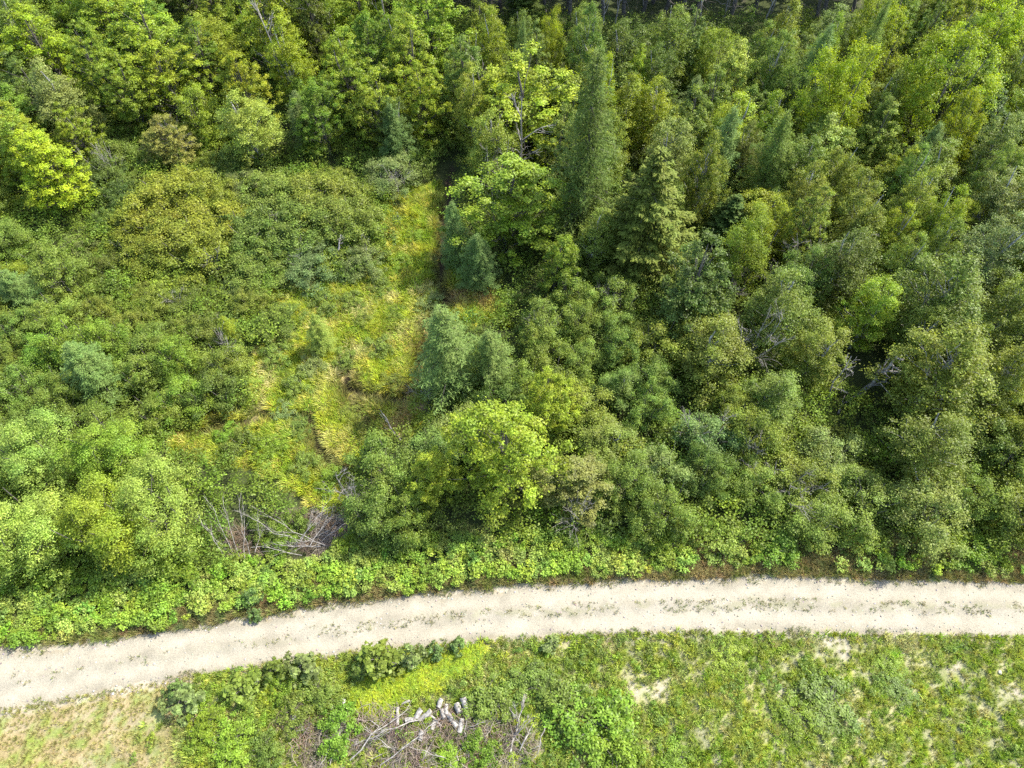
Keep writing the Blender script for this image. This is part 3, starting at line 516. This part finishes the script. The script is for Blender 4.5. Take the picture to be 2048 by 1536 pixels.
# ------------------------------------------------------------------ dead wood, logs, rocks
def thing_mesh(name, g, mats, loc, label, cat, group=None, rot=0, smooth=True):
    o = bpy.data.objects.new(name, make_mesh(name, g, mats, smooth)); C.objects.link(o); o.location = loc; o.rotation_euler = (0, 0, rot); tag(o, label, cat, group); return o
def snag(px, py, h, r, label, seed, lean=(0, 0), n=7, depth=2, spread=.6, m=DEADWOOD, name='dead_tree', z0=None):
    x, y = at(px, py); g = Geo(); rng = np.random.default_rng(seed); bare(g, (0, 0, -.2), (lean[0], lean[1], h), r, rng, depth, n, spread, .05, 6)
    return thing_mesh(name, g, [m], (x, y, gh(x, y) if z0 is None else z0), label, 'dead tree', None)
snag(1035, 385, 10.5, .13, 'bare twiggy top of a dead tree rising from the dark tufted maple', 1, (.3, -.2), 9)
snag(660, 150, 12.5, .14, 'pale forked dead tree among the upper-left maples', 2, (-1.2, .3), 6)
snag(790, 130, 12, .12, 'thin grey dead tree with fine twigs behind the maples', 3, (-.5, 0), 9)
snag(803, 885, 2.6, .09, 'white leaning dead pole beside the creek at the clearing edge', 4, (-1.1, .9), 5, 1, .5)
snag(1720, 790, 5.2, .22, 'thick grey forked snag in the dark hollow among olive birches', 5, (.6, .2), 8)
snag(1640, 800, 6.0, .08, 'slim white birch stem left of the grey forked snag', 6, (.1, .1), 6)
snag(590, 215, 10.5, .11, 'white dead birch stem below the tall upper maple', 7, (-1.0, .3), 8)
snag(1500, 560, 5, .10, 'grey twiggy dead tree right of the layered spruce', 8, (-.6, .2), 9)
snag(700, 1010, 5.0, .06, 'thin pale dead stem over the heap of bent stems', 9, (.1, .1), 6)
snag(955, 250, 10, .09, 'thin grey dead tree left of the broad yellow-green maple', 10, (.3, .1), 8)
for i in range(9):
    x, y = at(random.uniform(1120, 1560), random.uniform(5, 75)); g = Geo(); rng = np.random.default_rng(400 + i); h = rng.uniform(8, 13)
    bare(g, (0, 0, -.2), (rng.normal() * .6, rng.normal() * .4, h), .10, rng, 1, 9, .8, .03, 5)
    thing_mesh('dead_tree', g, [DEADWOOD], (x, y, gh(x, y)), 'grey dead trunk with stub branches among the bare back pines', 'dead tree', 'grey dead trunks among the back pines')
def bare_shrub(px, py, h, seed, wdt=.5):
    h *= .9; x, y = at(px, py, h * .85); g = Geo(); rng = np.random.default_rng(seed)
    for k in range(5):
        a = rng.uniform(0, 6.28); bare(g, (0, 0, -.2), (math.cos(a) * h * wdt * rng.random(), math.sin(a) * h * wdt * rng.random(), h * rng.uniform(.8, 1.05)), .005 * h + .012, rng, 2, 8, .6, .06, 4)
    return thing_mesh('bare_shrub', g, [DEADWOOD], (x, y, gh(x, y)), 'leafless grey twiggy shrub in the thicket, %sfrom the left', 'shrub', 'leafless grey shrubs in the thicket')
for i, (px, py, h) in enumerate([(1500, 520, 5), (1560, 545, 5), (1225, 595, 3.6), (1195, 575, 3.4), (1540, 895, 5), (790, 340, 4), (420, 515, 3), (1405, 840, 5), (1525, 640, 8), (560, 425, 3.3), (1650, 470, 8), (205, 310, 5), (850, 765, 3.5), (700, 985, 4.6), (1150, 1000, 5), (330, 255, 5.5), (1470, 560, 5), (600, 500, 3), (720, 490, 3), (340, 590, 2.8), (450, 690, 3.4), (240, 480, 2.6), (1060, 640, 3.8), (1600, 960, 5), (985, 300, 8.5)]): bare_shrub(px, py, h, 900 + i)
def lying(px, py, ang, L, r, label, seed, up=.25, n=6, depth=1, spread=.5, m=DEADWOOD, name='dead_branch', group=None, z=.12):
    x, y = at(px, py, z); g = Geo(); rng = np.random.default_rng(seed); a = math.radians(ang)
    bare(g, (0, 0, 0), (math.cos(a) * L, math.sin(a) * L, up * L), r, rng, depth, n, spread, .12, 5)
    return thing_mesh(name, g, [m], (x, y, gh(x, y) + z), label, 'branch', group)
lying(1680, 822, 62, 1.6, .10, 'short white fallen stem lying below the grey snag', 20, .2, 2); lying(1695, 800, 30, 1.2, .13, 'broken pale stump end beside the grey snag', 21, .15, 2)
lying(445, 660, 120, 1.4, .14, 'knobbly white deadwood in the low olive scrub', 22, .5, 8, 2, .9); lying(678, 505, 80, 1.2, .08, 'white dead twigs in the dark green mounds', 23, .6, 9, 2, .9, z=1.6)
for i, (px, py, ang, L) in enumerate([(480, 1115, 105, 4.2), (470, 1118, 118, 4.6), (500, 1112, 98, 4.0), (455, 1120, 125, 3.4), (490, 1118, 88, 3.6), (510, 1105, 80, 3.0), (465, 1112, 140, 3)]):
    lying(px, py, ang, L * .75, .022, 'pale bare stem fanning up at the thicket edge left of the heap', 30 + i, .9, 5, 1, .35, group='bare stems at the thicket edge', z=.5)
for i in range(11):
    px, py = random.uniform(595, 650), random.uniform(1060, 1115); ang = random.choice([random.uniform(20, 70), random.uniform(30, 60), random.uniform(150, 190)])
    lying(px, py, ang, random.uniform(2.2, 4.2), .024, 'bleached bent stem in the heap between thicket and raspberry canes', 50 + i, random.uniform(.15, .6), 6, 2, .45, group='bent stems heaped at the thicket edge', z=random.uniform(.3, 1.1))
# brush pile in front
BR = [(700, 1520, 40, 4.2, .045), (760, 1530, 35, 4.0, .04), (840, 1440, 200, 3.2, .04), (880, 1450, 205, 4.2, .05), (870, 1440, 25, 2.2, .04), (790, 1500, 150, 2.2, .03), (850, 1510, 170, 2.6, .03), (900, 1520, 165, 2.4, .03), (840, 1530, 60, 1.8, .03), (1020, 1510, 75, 3.2, .07), (1040, 1500, 60, 1.4, .05), (1050, 1500, 130, 1.3, .05), (1000, 1470, 320, 1.3, .05), (930, 1460, 20, 1.4, .025), (930, 1460, 80, 1.6, .025), (930, 1460, 140, 1.2, .025), (930, 1465, 280, 1.5, .025), (640, 1530, 60, 2.0, .03), (620, 1520, 50, 2, .03), (1010, 1400, 300, 1.2, .05), (580, 1480, 60, 1.2, .03), (660, 1530, 70, 1.6, .03), (1090, 1450, 250, 1.8, .04), (740, 1440, 330, 1.4, .03), (760, 1470, 200, 1.6, .03)]
BLAB = ['long straight grey branch on the lower edge of the brush pile', 'second long grey branch lying beside it at the lower edge', 'pale branch running down from the cut logs', 'longest pale pole lying across the cut logs', 'short pole end leaning over the logs']
for i, (px, py, ang, L, r) in enumerate(BR):
    if i < 5: lying(px, py, ang, L, r, BLAB[i], 80 + i, .05, 5, 1, .4, z=.35)
    elif i == 9: lying(px, py, ang, L, r, 'upright grey branch with forked butt right of the brush pile', 80 + i, .25, 8, 2, .5, z=.2)
    else: lying(px, py, ang, L, r, 'thin grey dead branch tangled in the brush pile', 80 + i, random.uniform(.0, .25), 7, 2, .6, group='dead branches of the brush pile', z=random.uniform(.15, .45))
def by_order(group, fmt):
    q = sorted([o for o in C.objects if o.get('group') == group and o.get('category')], key=lambda o: o.location.x); 
    for i, o in enumerate(q): o['label'] = fmt % (ORD[i] if i else 'first ')
by_order('dead branches of the brush pile', 'thin grey dead branch tangled in the brush pile, %sfrom its left end')
by_order('bent stems heaped at the thicket edge', 'bleached bent stem in the thicket-edge heap, %sfrom its left end')
by_order('bare stems at the thicket edge', 'pale bare upright stem left of the stem heap, %sfrom the left')
by_order('leafless grey shrubs in the thicket', 'leafless grey twiggy shrub in the thicket, %sfrom the left')
by_order('grey dead trunks among the back pines', 'grey dead trunk with stub branches at the back pines, %sfrom the left')
# logs: thing with bark and two cut ends
LOGS = [(822, 1440, 10, .62, .15), (838, 1428, 60, .55, .16), (795, 1432, 95, .95, .10), (812, 1405, 20, .5, .07), (866, 1452, 75, .55, .14), (886, 1428, 110, .6, .13), (905, 1442, 130, .95, .15), (893, 1420, 95, .6, .13), (917, 1418, 115, .55, .17), (922, 1452, 80, .75, .16), (930, 1408, 110, .65, .19), (880, 1408, 70, .5, .15), (842, 1472, 85, .5, .15), (934, 1478, 115, .6, .07), (868, 1438, 140, 1.2, .07), (850, 1432, 35, .9, .14)]
LLAB = ['short thick log, leftmost of the whitish pair', 'stubby log tilted behind the whitish pair', 'upright thin log at the pile\'s left end', 'slim log poking from the lime ferns', 'stubby log crossing under the pale pole', 'grey log in the middle of the pile', 'long grey log slanting right of the pile centre', 'short log above the long slanting one', 'thick log just under the topmost log', 'pale thick log at the pile\'s lower right', 'topmost thickest pale log of the pile', 'grey log half hidden by green leaves', 'lone whitish block below the pile', 'thin stick of log right of the brown twigs', 'long thin log lying across the others', 'pale log lying behind the long pole']
for i, ((px, py, ang, L, r), lab) in enumerate(zip(LOGS, LLAB)):
    x, y = at(px, py, .2); rng = np.random.default_rng(500 + i); root = bpy.data.objects.new('cut_log', None); C.objects.link(root)
    root.location = (x, y, gh(x, y) + r + .10 + .08 * rng.random()); root.rotation_euler = (rng.normal() * .1, rng.normal() * .22, math.radians(ang)); tag(root, lab, 'log', 'cut logs of the log pile')
    g = Geo(); K = 5; pts = np.stack([np.linspace(-L / 2, L / 2, K), rng.normal(size=K) * .012, rng.normal(size=K) * .012], 1); tube(g, pts, r * (1 + rng.normal(size=K) * .04), 12)
    b = bpy.data.objects.new('bark', make_mesh('bark', g, [LOGBARK], True)); C.objects.link(b); b.parent = root
    for e in (-1, 1):
        a = np.linspace(0, 6.283, 13)[:-1]; pp = pts[0 if e < 0 else -1]; v = np.stack([np.full(12, pp[0] + e * .004), pp[1] + np.cos(a) * r * .99, pp[2] + np.sin(a) * r * .99], 1); v = np.concatenate([v, [[pp[0] + e * .012, pp[1], pp[2]]]])
        g2 = Geo().add(v, np.array([[j, (j + 1) % 12, 12] for j in range(12)])); c2 = bpy.data.objects.new('cut_end', make_mesh('cut_end', g2, [LOGEND])); C.objects.link(c2); c2.parent = root
# rocks
def rock_geo(seed, s):
    rng = np.random.default_rng(seed); n = 10; th = np.linspace(0, np.pi, 7); ph = np.linspace(0, 2 * np.pi, n, endpoint=False)
    v = []
    for t in th:
        for p in ph:
            v.append([math.sin(t) * math.cos(p), math.sin(t) * math.sin(p), math.cos(t)])
    v = np.array(v); d = norm(rng.normal(size=(9, 3)))
    for k in d:
        q = v @ k; v -= np.maximum(q - .72, 0)[:, None] * k
    v = v * np.array(s); v[:n] = v[:n].mean(0); v[-n:] = v[-n:].mean(0)
    i = np.arange(6)[:, None] * n; j = np.arange(n)[None]; j2 = (j + 1) % n
    return Geo().add(v, np.stack([i + j, i + n + j, i + n + j2, i + j2], -1).reshape(-1, 4))
for i, (px, py, s, lab) in enumerate([(656, 851, .28, 'small white rock in the clearing by the creek fork'), (685, 1403, .30, 'pale grey rock beside the lime ferns'), (708, 1382, .16, 'small whitish rock left of the lime ferns'), (665, 1415, .22, 'grey rock in the shade below the lime ferns'), (1213, 1293, .10, 'small white stone at the grass edge under the road'), (902, 1381, .13, 'round grey stone above the log pile'), (395, 1472, .13, 'whitish stone in the grass left of the bushes'), (1486, 1502, .12, 'small pale stone in the sandy lower grass'), (2000, 1345, .16, 'whitish stone in the grass near the road on the sandy slope'), (590, 1440, .35, 'broad grey stone showing between the olive bushes'), (226, 1387, .12, 'small grey stone at the lower road edge')]):
    x, y = at(px, py); thing_mesh('rock', rock_geo(600 + i, (s, s * .75, s * .5)), [ROCK], (x, y, gh(x, y) + s * .2), lab, 'rock', None, i * 1.3)

# ------------------------------------------------------------------ ground cover by geometry nodes (uncountable)
def scatter(name, label, protos, P, rotz, scale, tint, mats, kindcat='plants'):
    """one object: loose points plus small prototype tufts; its node tree sets the tufts out on the points"""
    g = Geo(); pid = []
    for k, q in enumerate(protos):
        v, f, t, mi = q.get(); g.add(v, f, t); g.m[-1] = mi; pid += [k + 1] * len(v)
    v, f, t, mi = g.get(); nv = len(v); N = len(P)
    me = make_mesh(name, (np.concatenate([v, P]), f, t, mi), mats)
    def attr(n, ty, arr, key):
        a = me.attributes.new(n, ty, 'POINT'); a.data.foreach_set(key, np.asarray(arr, np.float32 if ty != 'INT' else np.int32).ravel())
    attr('pid', 'INT', np.concatenate([pid, np.zeros(N)]), 'value')
    attr('pick', 'INT', np.concatenate([np.zeros(nv), RNG.integers(0, len(protos), N)]), 'value')
    eul = np.zeros((nv + N, 3)); eul[nv:, 2] = rotz; eul[nv:, :2] = RNG.normal(size=(N, 2)) * .12; attr('eul', 'FLOAT_VECTOR', eul, 'vector')
    s3 = np.ones((nv + N, 3)); s3[nv:] = scale; attr('siz', 'FLOAT_VECTOR', s3, 'vector')
    tc = np.ones((nv + N, 4)); tc[nv:, :3] = tint; attr('tint', 'FLOAT_COLOR', tc, 'color')
    o = bpy.data.objects.new(name, me); C.objects.link(o); tag(o, label, kindcat, None, 'stuff')
    nt = bpy.data.node_groups.new(name, 'GeometryNodeTree'); nt.interface.new_socket("Geometry", in_out='INPUT', socket_type='NodeSocketGeometry'); nt.interface.new_socket("Geometry", in_out='OUTPUT', socket_type='NodeSocketGeometry')
    Nn = nt.nodes; L = nt.links; i = Nn.new('NodeGroupInput'); u = Nn.new('NodeGroupOutput')
    def na(n, ty): a = Nn.new('GeometryNodeInputNamedAttribute'); a.data_type = ty; a.inputs[0].default_value = n; return [q for q in a.outputs if q.enabled and q.name == 'Attribute'][0]
    pida = na('pid', 'INT'); cmpn = Nn.new('FunctionNodeCompare'); cmpn.data_type = 'INT'; cmpn.operation = 'GREATER_THAN'
    ci = [q for q in cmpn.inputs if q.enabled]; L.new(pida, ci[0]); ci[1].default_value = 0
    sep = Nn.new('GeometryNodeSeparateGeometry'); sep.domain = 'POINT'; L.new(i.outputs[0], sep.inputs[0]); L.new(cmpn.outputs[0], sep.inputs[1])
    spl = Nn.new('GeometryNodeSplitToInstances'); spl.domain = 'POINT'; L.new(sep.outputs[0], spl.inputs[0]); L.new(pida, spl.inputs['Group ID'])
    ip = Nn.new('GeometryNodeInstanceOnPoints'); L.new(sep.outputs[1], ip.inputs['Points']); L.new(spl.outputs[0], ip.inputs['Instance']); ip.inputs['Pick Instance'].default_value = True
    L.new(na('pick', 'INT'), ip.inputs['Instance Index']); er = Nn.new('FunctionNodeEulerToRotation'); L.new(na('eul', 'FLOAT_VECTOR'), er.inputs[0]); L.new(er.outputs[0], ip.inputs['Rotation']); L.new(na('siz', 'FLOAT_VECTOR'), ip.inputs['Scale'])
    L.new(ip.outputs[0], u.inputs[0]); md = o.modifiers.new("scatter", 'NODES'); md.node_group = nt
    return o
def tuft(seed, n, h, wd, spread):
    rng = np.random.default_rng(seed); g = Geo(); a = rng.uniform(0, 6.28, n); r = spread * np.sqrt(rng.random(n)); c = np.stack([r * np.cos(a), r * np.sin(a), np.zeros(n)], 1)
    d = np.stack([np.cos(a), np.sin(a), np.zeros(n)], 1) * rng.uniform(.2, 1.1, (n, 1)) + rng.normal(size=(n, 3)) * .2; hh = h * rng.uniform(.5, 1.2, n)
    b = np.stack([-np.sin(a), np.cos(a), np.zeros(n)], 1) * wd; tip = c + d * hh[:, None] * .7 + np.array([0, 0, 1]) * hh[:, None]
    mid = c + d * hh[:, None] * .25 + np.array([0, 0, .62]) * hh[:, None]
    v = np.stack([c - b, c + b, mid + b * .8, mid - b * .8, tip], 1).reshape(-1, 3); k = np.arange(n)[:, None] * 5
    tn = rng.random(n); g.add(v, np.concatenate([k + [0, 1, 2, 3], k + [3, 2, 4, 4]]), np.concatenate([tn, tn])); return g
def clump(seed, n, R, h, leaf, W=None, sub=5):
    rng = np.random.default_rng(seed); g = Geo()
    for s in range(sub):
        a = rng.uniform(0, 6.28); r = R * .7 * math.sqrt(rng.random()); puff(g, (r * math.cos(a), r * math.sin(a), h * rng.uniform(.45, .8)), (R * .5, R * .5, h * .35), n // sub, leaf, rng, .9, .5 + rng.normal() * .12, .22, W)
    return g
def fern(seed, n, R):
    rng = np.random.default_rng(seed); g = Geo(); 
    for k in range(n):
        a = 6.28 * k / n + rng.normal() * .2; e = np.array([math.cos(a), math.sin(a), 0]); s = np.array([-e[1], e[0], 0]); m = 9
        t = np.linspace(.15, 1, m)[:, None]; c = e * R * t + np.array([0, 0, 1]) * R * .9 * (t - .65 * t * t)
        for sg in (-1, 1): leaves(g, c + s * sg * R * .16 * (1.1 - t), np.array([0, 0, 1]) + e * .3 + rng.normal(size=(m, 3)) * .15, R * .36 * (1.15 - t[:, 0]), R * .12 * np.ones(m), None, rng, tan=np.repeat((s * sg + e * .4)[None], m, 0))
    return g
def gather(step, x0, x1, y0, y1, test):
    X, Y = np.meshgrid(np.arange(x0, x1, step), np.arange(y0, y1, step)); X = X.ravel() + RNG.uniform(-.5, .5, X.size) * step; Y = Y.ravel() + RNG.uniform(-.5, .5, Y.size) * step
    px, py, dp = topx(X, Y, 0); k = (np.abs(px - 1024) < 1200) & (py < 1680) & (py > -80) & (dp > 0); X, Y, px, py = X[k], Y[k], px[k], py[k]
    k = test(X, Y, px, py); X, Y = X[k], Y[k]; return X, Y, px[k], py[k]
def P3(X, Y, dz=-.03): return np.stack([X, Y, ground_h(X, Y) + dz], 1)
def tints(X, Y, cols, seed, sc_=.35, j=.12):
    """blend a list of colours by smooth noise"""
    n = np.clip((fbm(X * sc_, Y * sc_, seed, 4) - .3) / .4, 0, .999) * (len(cols) - 1); i = n.astype(int); f = (n - i)[:, None]; c = np.array(cols)
    return (c[i] * (1 - f) + c[np.minimum(i + 1, len(cols) - 1)] * f) * (1 + RNG.normal(size=(len(X), 1)) * j) * (1 + RNG.normal(size=(len(X), 3)) * j * .4)
G1 = [tuft(700 + i, 34, .34, .018, .14) for i in range(4)]; G2 = [tuft(710 + i, 44, .65, .02, .22) for i in range(3)]
RASP = [clump(720 + i, 230, .6, .9, .13, None, 9) for i in range(4)]; HERB = [clump(730 + i, 110, .32, .36, .075, None, 6) for i in range(4)]; FERN = [fern(740 + i, 9, .42) for i in range(3)]
UNDER = [clump(750 + i, 260, 1.15, 1.7, .13, None, 10) for i in range(3)]
def sandprob(X, Y):
    ix = np.clip(np.searchsorted(gx, X), 0, len(gx) - 1); iy = np.clip(np.searchsorted(gy, Y), 0, len(gy) - 1); return SAND_GRID[iy, ix]
LIME = [(700, 1385), (760, 1350), (840, 1335), (940, 1295), (975, 1310), (930, 1350), (860, 1375), (810, 1400), (770, 1440), (715, 1425)]
BRUSHP = [(560, 1430), (700, 1400), (800, 1420), (960, 1400), (1090, 1440), (1080, 1540), (540, 1560)]
# 1 foreground grass
def t_fg(X, Y, px, py): return (Y < road_y(X, ROAD_B) + .12) & (RNG.random(X.shape) > sandprob(X, Y) * .68) & ~(inpoly(px, py, BRUSHP) & (RNG.random(X.shape) < .7)) & (RNG.random(X.shape) > .2 * (px < 330))
X, Y, px, py = gather(.21, -42, 42, 2.0, 24, t_fg); left = (px + (fbm(X * .6, Y * .6, 151, 3) - .5) * 320 < 370)[:, None]
T = tints(X, Y, [(.20, .28, .035), (.27, .35, .04), (.37, .41, .08), (.24, .32, .04), (.43, .42, .16)], 91, .5, .18); sp_ = sandprob(X, Y)[:, None] * .7; T = T * (1 - sp_) + np.array((.42, .39, .20)) * sp_; T = np.where(left, T * .45 + .55 * np.array((.40, .30, .15)), T); sz = RNG.uniform(.5, 1.15, (len(X), 1)) * np.where(left, .6, 1) * (1 - .45 * sandprob(X, Y)[:, None])
scatter('short_grass', 'short patchy bright green grass with sandy gaps below the road', G1, P3(X, Y), RNG.uniform(0, 6.28, len(X)), sz, T, [SGRASS], 'grass')
# 2 herbs in the foreground
def t_h(X, Y, px, py): 
    n = fbm(X * .45, Y * .45, 95, 3); return (Y < road_y(X, ROAD_B) - .1) & (sandprob(X, Y) < .35) & (((px > 380) & (px < 1330)) | (n > .57)) & (px > 230 + 260 * RNG.random(X.shape)) & ~inpoly(px, py, LIME) & ~(inpoly(px, py, BRUSHP) & (RNG.random(X.shape) < .55))
X, Y, px, py = gather(.36, -42, 42, 2.0, 24, t_h)
scatter('wild_herbs', 'mixed low leafy herbs growing through the grass below the road', HERB, P3(X, Y), RNG.uniform(0, 6.28, len(X)), RNG.uniform(.6, 1.4, (len(X), 1)), tints(X, Y, [(.13, .185, .03), (.20, .27, .025), (.15, .21, .045), (.28, .32, .025), (.18, .24, .035)], 97, .6), [SLEAF], 'herbs')
# 3 lime ferns
X, Y, px, py = gather(.22, -20, 5, 2, 14, lambda X, Y, px, py: inpoly(px + (fbm(X, Y, 3, 3) - .5) * 60, py + (fbm(X, Y, 8, 3) - .5) * 40, LIME))
scatter('lime_ferns', 'glowing lime-green fern patch above the log pile', FERN, P3(X, Y, .1), RNG.uniform(0, 6.28, len(X)), RNG.uniform(.7, 1.2, (len(X), 1)), tints(X, Y, [(.17, .26, .02), (.30, .35, .018), (.20, .28, .02), (.33, .37, .02)], 99, .6, .08), [SLEAF], 'ferns')
# 4 raspberry strip
def rasp_w(X, px): return np.interp(px, [0, 500, 900, 1300, 1600, 2048], [5.0, 4.4, 3.8, 3.2, 2.6, 2.4])
def t_r(X, Y, px, py): d = Y - road_y(X, ROAD_T); n = fbm(X * .5, Y * .5, 101, 3); return (d > .55 + (n - .5) * 1.6) & (d < rasp_w(X, px) + (px < 450) * .8) & (RNG.random(X.shape) < np.interp(px, [0, 1250, 1450], [1, 1, .25])) & ~inpoly(px, py, STEMS)
X, Y, px, py = gather(.42, -45, 45, 10, 26, t_r)
scatter('raspberry_canes', 'bright green waist-high raspberry canes between road and thicket', RASP, P3(X, Y), RNG.uniform(0, 6.28, len(X)), RNG.uniform(.45, 1.1, (len(X), 1)) * (.62 + .8 * fbm(X * .8, Y * .8, 131, 3)[:, None]), tints(X, Y, [(.17, .26, .03), (.23, .33, .035), (.28, .36, .04), (.19, .28, .05), (.27, .32, .06), (.21, .31, .03)], 103, .7, .15), [SLEAF], 'raspberry canes')
# 5 verge weeds and dry grass along the road's upper edge
def t_v(X, Y, px, py): d = Y - road_y(X, ROAD_T); n = fbm(X * .8, Y * .8, 105, 3); return (d > .0 + (n - .5) * .5) & (d < np.interp(px, [0, 1200, 1500], [1.4, 1.8, 3.2]))
X, Y, px, py = gather(.2, -45, 45, 10, 26, t_v)
scatter('verge_grass', 'dry reddish-brown and green weeds along the road\'s thicket side', G2, P3(X, Y), RNG.uniform(0, 6.28, len(X)), RNG.uniform(.35, .8, (len(X), 1)), tints(X, Y, [(.13, .17, .05), (.26, .20, .08), (.16, .21, .04), (.33, .24, .11), (.24, .24, .07)], 107, .6), [SGRASS], 'grass')
# 6 clearing grass
def t_c(X, Y, px, py):
    n = fbm(X * .6, Y * .6, 109, 3); m = inpoly(px + (n - .5) * 60, py + (fbm(X * .6, Y * .6, 119, 3) - .5) * 60, CLEARING)
    cr = np.minimum(np.minimum(dseg(X, Y, CREEK) - .34, dseg(X, Y, CREEK2) - .34), dseg(X, Y, CREEK3) - .3)
    return m & (cr > (n - .5) * .7)
X, Y, px, py = gather(.25, -25, 10, 18, 55, t_c)
T = tints(X, Y, [(.21, .28, .022), (.30, .355, .024), (.41, .42, .035), (.23, .30, .022), (.50, .46, .11), (.30, .355, .022), (.19, .26, .022)], 111, .9, .2)
td = np.min([dseg(X, Y, q) for q in TANS], 0) + (fbm(X * 1.1, Y * 1.1, 4, 4) - .45) * 3.4; k = (1 - sstep(.1, .9, td))[:, None] * RNG.uniform(.2, .95, (len(X), 1)); T = T * (1 - k) + np.array((.60, .52, .22)) * k
od = np.minimum(dseg(X, Y, ORANGE), dseg(X, Y, ORANGE2)); k = (1 - sstep(.3, 1.2, od + (fbm(X * 2, Y * 2, 14, 3) - .5) * 1.5))[:, None] * RNG.uniform(.2, 1, (len(X), 1)); T = T * (1 - k) + np.array((.52, .32, .15)) * k
bd = np.minimum(np.minimum(dseg(X, Y, CREEK), dseg(X, Y, CREEK2) + .15), dseg(X, Y, CREEK3) + .1); k = (1 - sstep(.5, 1.1, bd + (fbm(X, Y, 6, 2) - .5)))[:, None] * .8; T = T * (1 - k) + np.array((.15, .125, .045)) * k
scatter('marsh_grass', 'matted yellow-green marsh grass with straw-coloured streaks in the clearing', G2, P3(X, Y), RNG.uniform(0, 6.28, len(X)), RNG.uniform(.45, 1.1, (len(X), 1)) * np.array([1.2, 1.2, .8]), T, [SGRASS], 'grass')
# 7 undergrowth under the wood
def t_u(X, Y, px, py): d = Y - road_y(X, ROAD_T); return (d > rasp_w(X, px) * .8) & ~inpoly(px, py, CLEARING) & (dseg(X, Y, CREEK) > 1.1) & (RNG.random(X.shape) < .85) & (Y < 79) & ~inpoly(px, py, HOLE) & ~inpoly(px, py, STEMS)
X, Y, px, py = gather(.95, -75, 75, 14, 80, t_u)
scatter('undergrowth', 'green undergrowth of ferns and seedlings on the wood floor', UNDER, P3(X, Y), RNG.uniform(0, 6.28, len(X)), RNG.uniform(.6, 1.4, (len(X), 1)), tints(X, Y, [(.10, .14, .02), (.13, .18, .02), (.17, .22, .02)], 113, .3), [SLEAF], 'undergrowth')
# 8 road centre weeds and loose stones
def t_w(X, Y, px, py):
    a = (Y - road_y(X, ROAD_B)) / (road_y(X, ROAD_T) - road_y(X, ROAD_B)); n = fbm(X * 1.2, Y * 2, 115, 3)
    return ((np.abs(a - .5) < .11) & (n > .5) & (RNG.random(X.shape) < np.interp(px, [200, 900, 1500], [.12, .3, .5]))) | ((a > -.04) & (a < .13) & (n > .46 + a * 1.5)) | ((a > .87) & (a < 1.04) & (n > .45 + (1 - a) * 1.5))
X, Y, px, py = gather(.16, -45, 45, 6, 22, t_w)
Pw = np.stack([X, Y, np.full(len(X), .03)], 1)
scatter('road_weeds', 'sparse low weeds along the road centre and edges', [tuft(760 + i, 12, .12, .012, .07) for i in range(3)], Pw, RNG.uniform(0, 6.28, len(X)), RNG.uniform(.6, 1.5, (len(X), 1)), tints(X, Y, [(.22, .24, .08), (.28, .26, .12), (.18, .22, .06)], 117, 1), [SGRASS], 'weeds')
def t_s(X, Y, px, py):
    a = (Y - road_y(X, ROAD_B)) / (road_y(X, ROAD_T) - road_y(X, ROAD_B)); tr_ = np.exp(-((a - .27) / .12) ** 2) + np.exp(-((a - .73) / .12) ** 2)
    return (a > -.1) & (a < 1.1) & (RNG.random(X.shape) < .4 * (1 - .85 * tr_))
X, Y, px, py = gather(.2, -45, 45, 6, 22, t_s)
sg = []
for i in range(3): sg.append(rock_geo(770 + i, (.05, .04, .03)))
def stone_mat():
    m, nt, p, out = mat("road_stone"); a = nt.nodes.new("ShaderNodeAttribute"); a.attribute_type = 'INSTANCER'; a.attribute_name = 'tint'; nt.links.new(a.outputs["Color"], p.inputs["Base Color"]); p.inputs["Roughness"].default_value = .9; return m
scatter('road_stones', 'loose pale and grey stones scattered on the gravel road', sg, np.stack([X, Y, np.full(len(X), .035)], 1), RNG.uniform(0, 6.28, len(X)), RNG.uniform(.4, 1.5, (len(X), 1)), tints(X, Y, [(.28, .25, .20), (.20, .18, .15), (.33, .30, .25)], 121, 8, .2), [stone_mat()], 'stones')
# 9 twigs and litter of the brush pile
def twig(seed, n, R, h):
    rng = np.random.default_rng(seed); g = Geo()
    for k in range(n):
        a = rng.uniform(0, 6.28); c = np.array([rng.normal() * R * .4, rng.normal() * R * .4, rng.random() * h]); d = np.array([math.cos(a), math.sin(a), rng.normal() * .25]) * R * rng.uniform(.5, 1)
        tube(g, curve(c - d, c + d, rng.normal() * .1, rng, 4, .06), [.012, .01, .007, .004], 3)
    return g
TW = [twig(780 + i, 26, .5, .3) for i in range(4)]; WOODY = leaf_material('twig_wood', 'inst', .8, .0, .4, .1)
def t_t(X, Y, px, py): return ((np.hypot((px - 820) / 225, (py - 1500) / 80) < 1) & (fbm(X * .8, Y * .8, 141, 3) > .42)) | (np.hypot((px - 1030) / 42, (py - 1485) / 42) < 1) | (np.hypot((px - 650) / 75, (py - 1065) / 50) < 1) | (np.hypot((px - 480) / 60, (py - 1090) / 40) < .8) | (np.hypot((px - 600) / 50, (py - 1440) / 25) < 1)
X, Y, px, py = gather(.5, -25, 8, 2, 24, t_t); T = tints(X, Y, [(.17, .125, .085), (.27, .225, .18), (.16, .10, .055), (.32, .27, .215)], 123, .6)
scatter('twig_litter', 'tangled grey and brown dead twigs of the brush heaps', TW, P3(X, Y, .05), RNG.uniform(0, 6.28, len(X)), RNG.uniform(.7, 1.5, (len(X), 1)), T, [WOODY], 'twigs')
print("TREES", len(TREES), {k: sum(1 for t in TREES if t[1] == k) for k in PROTO})
print("TRIS", sum(len(m.loops) - 2 * len(m.polygons) for m in bpy.data.meshes))
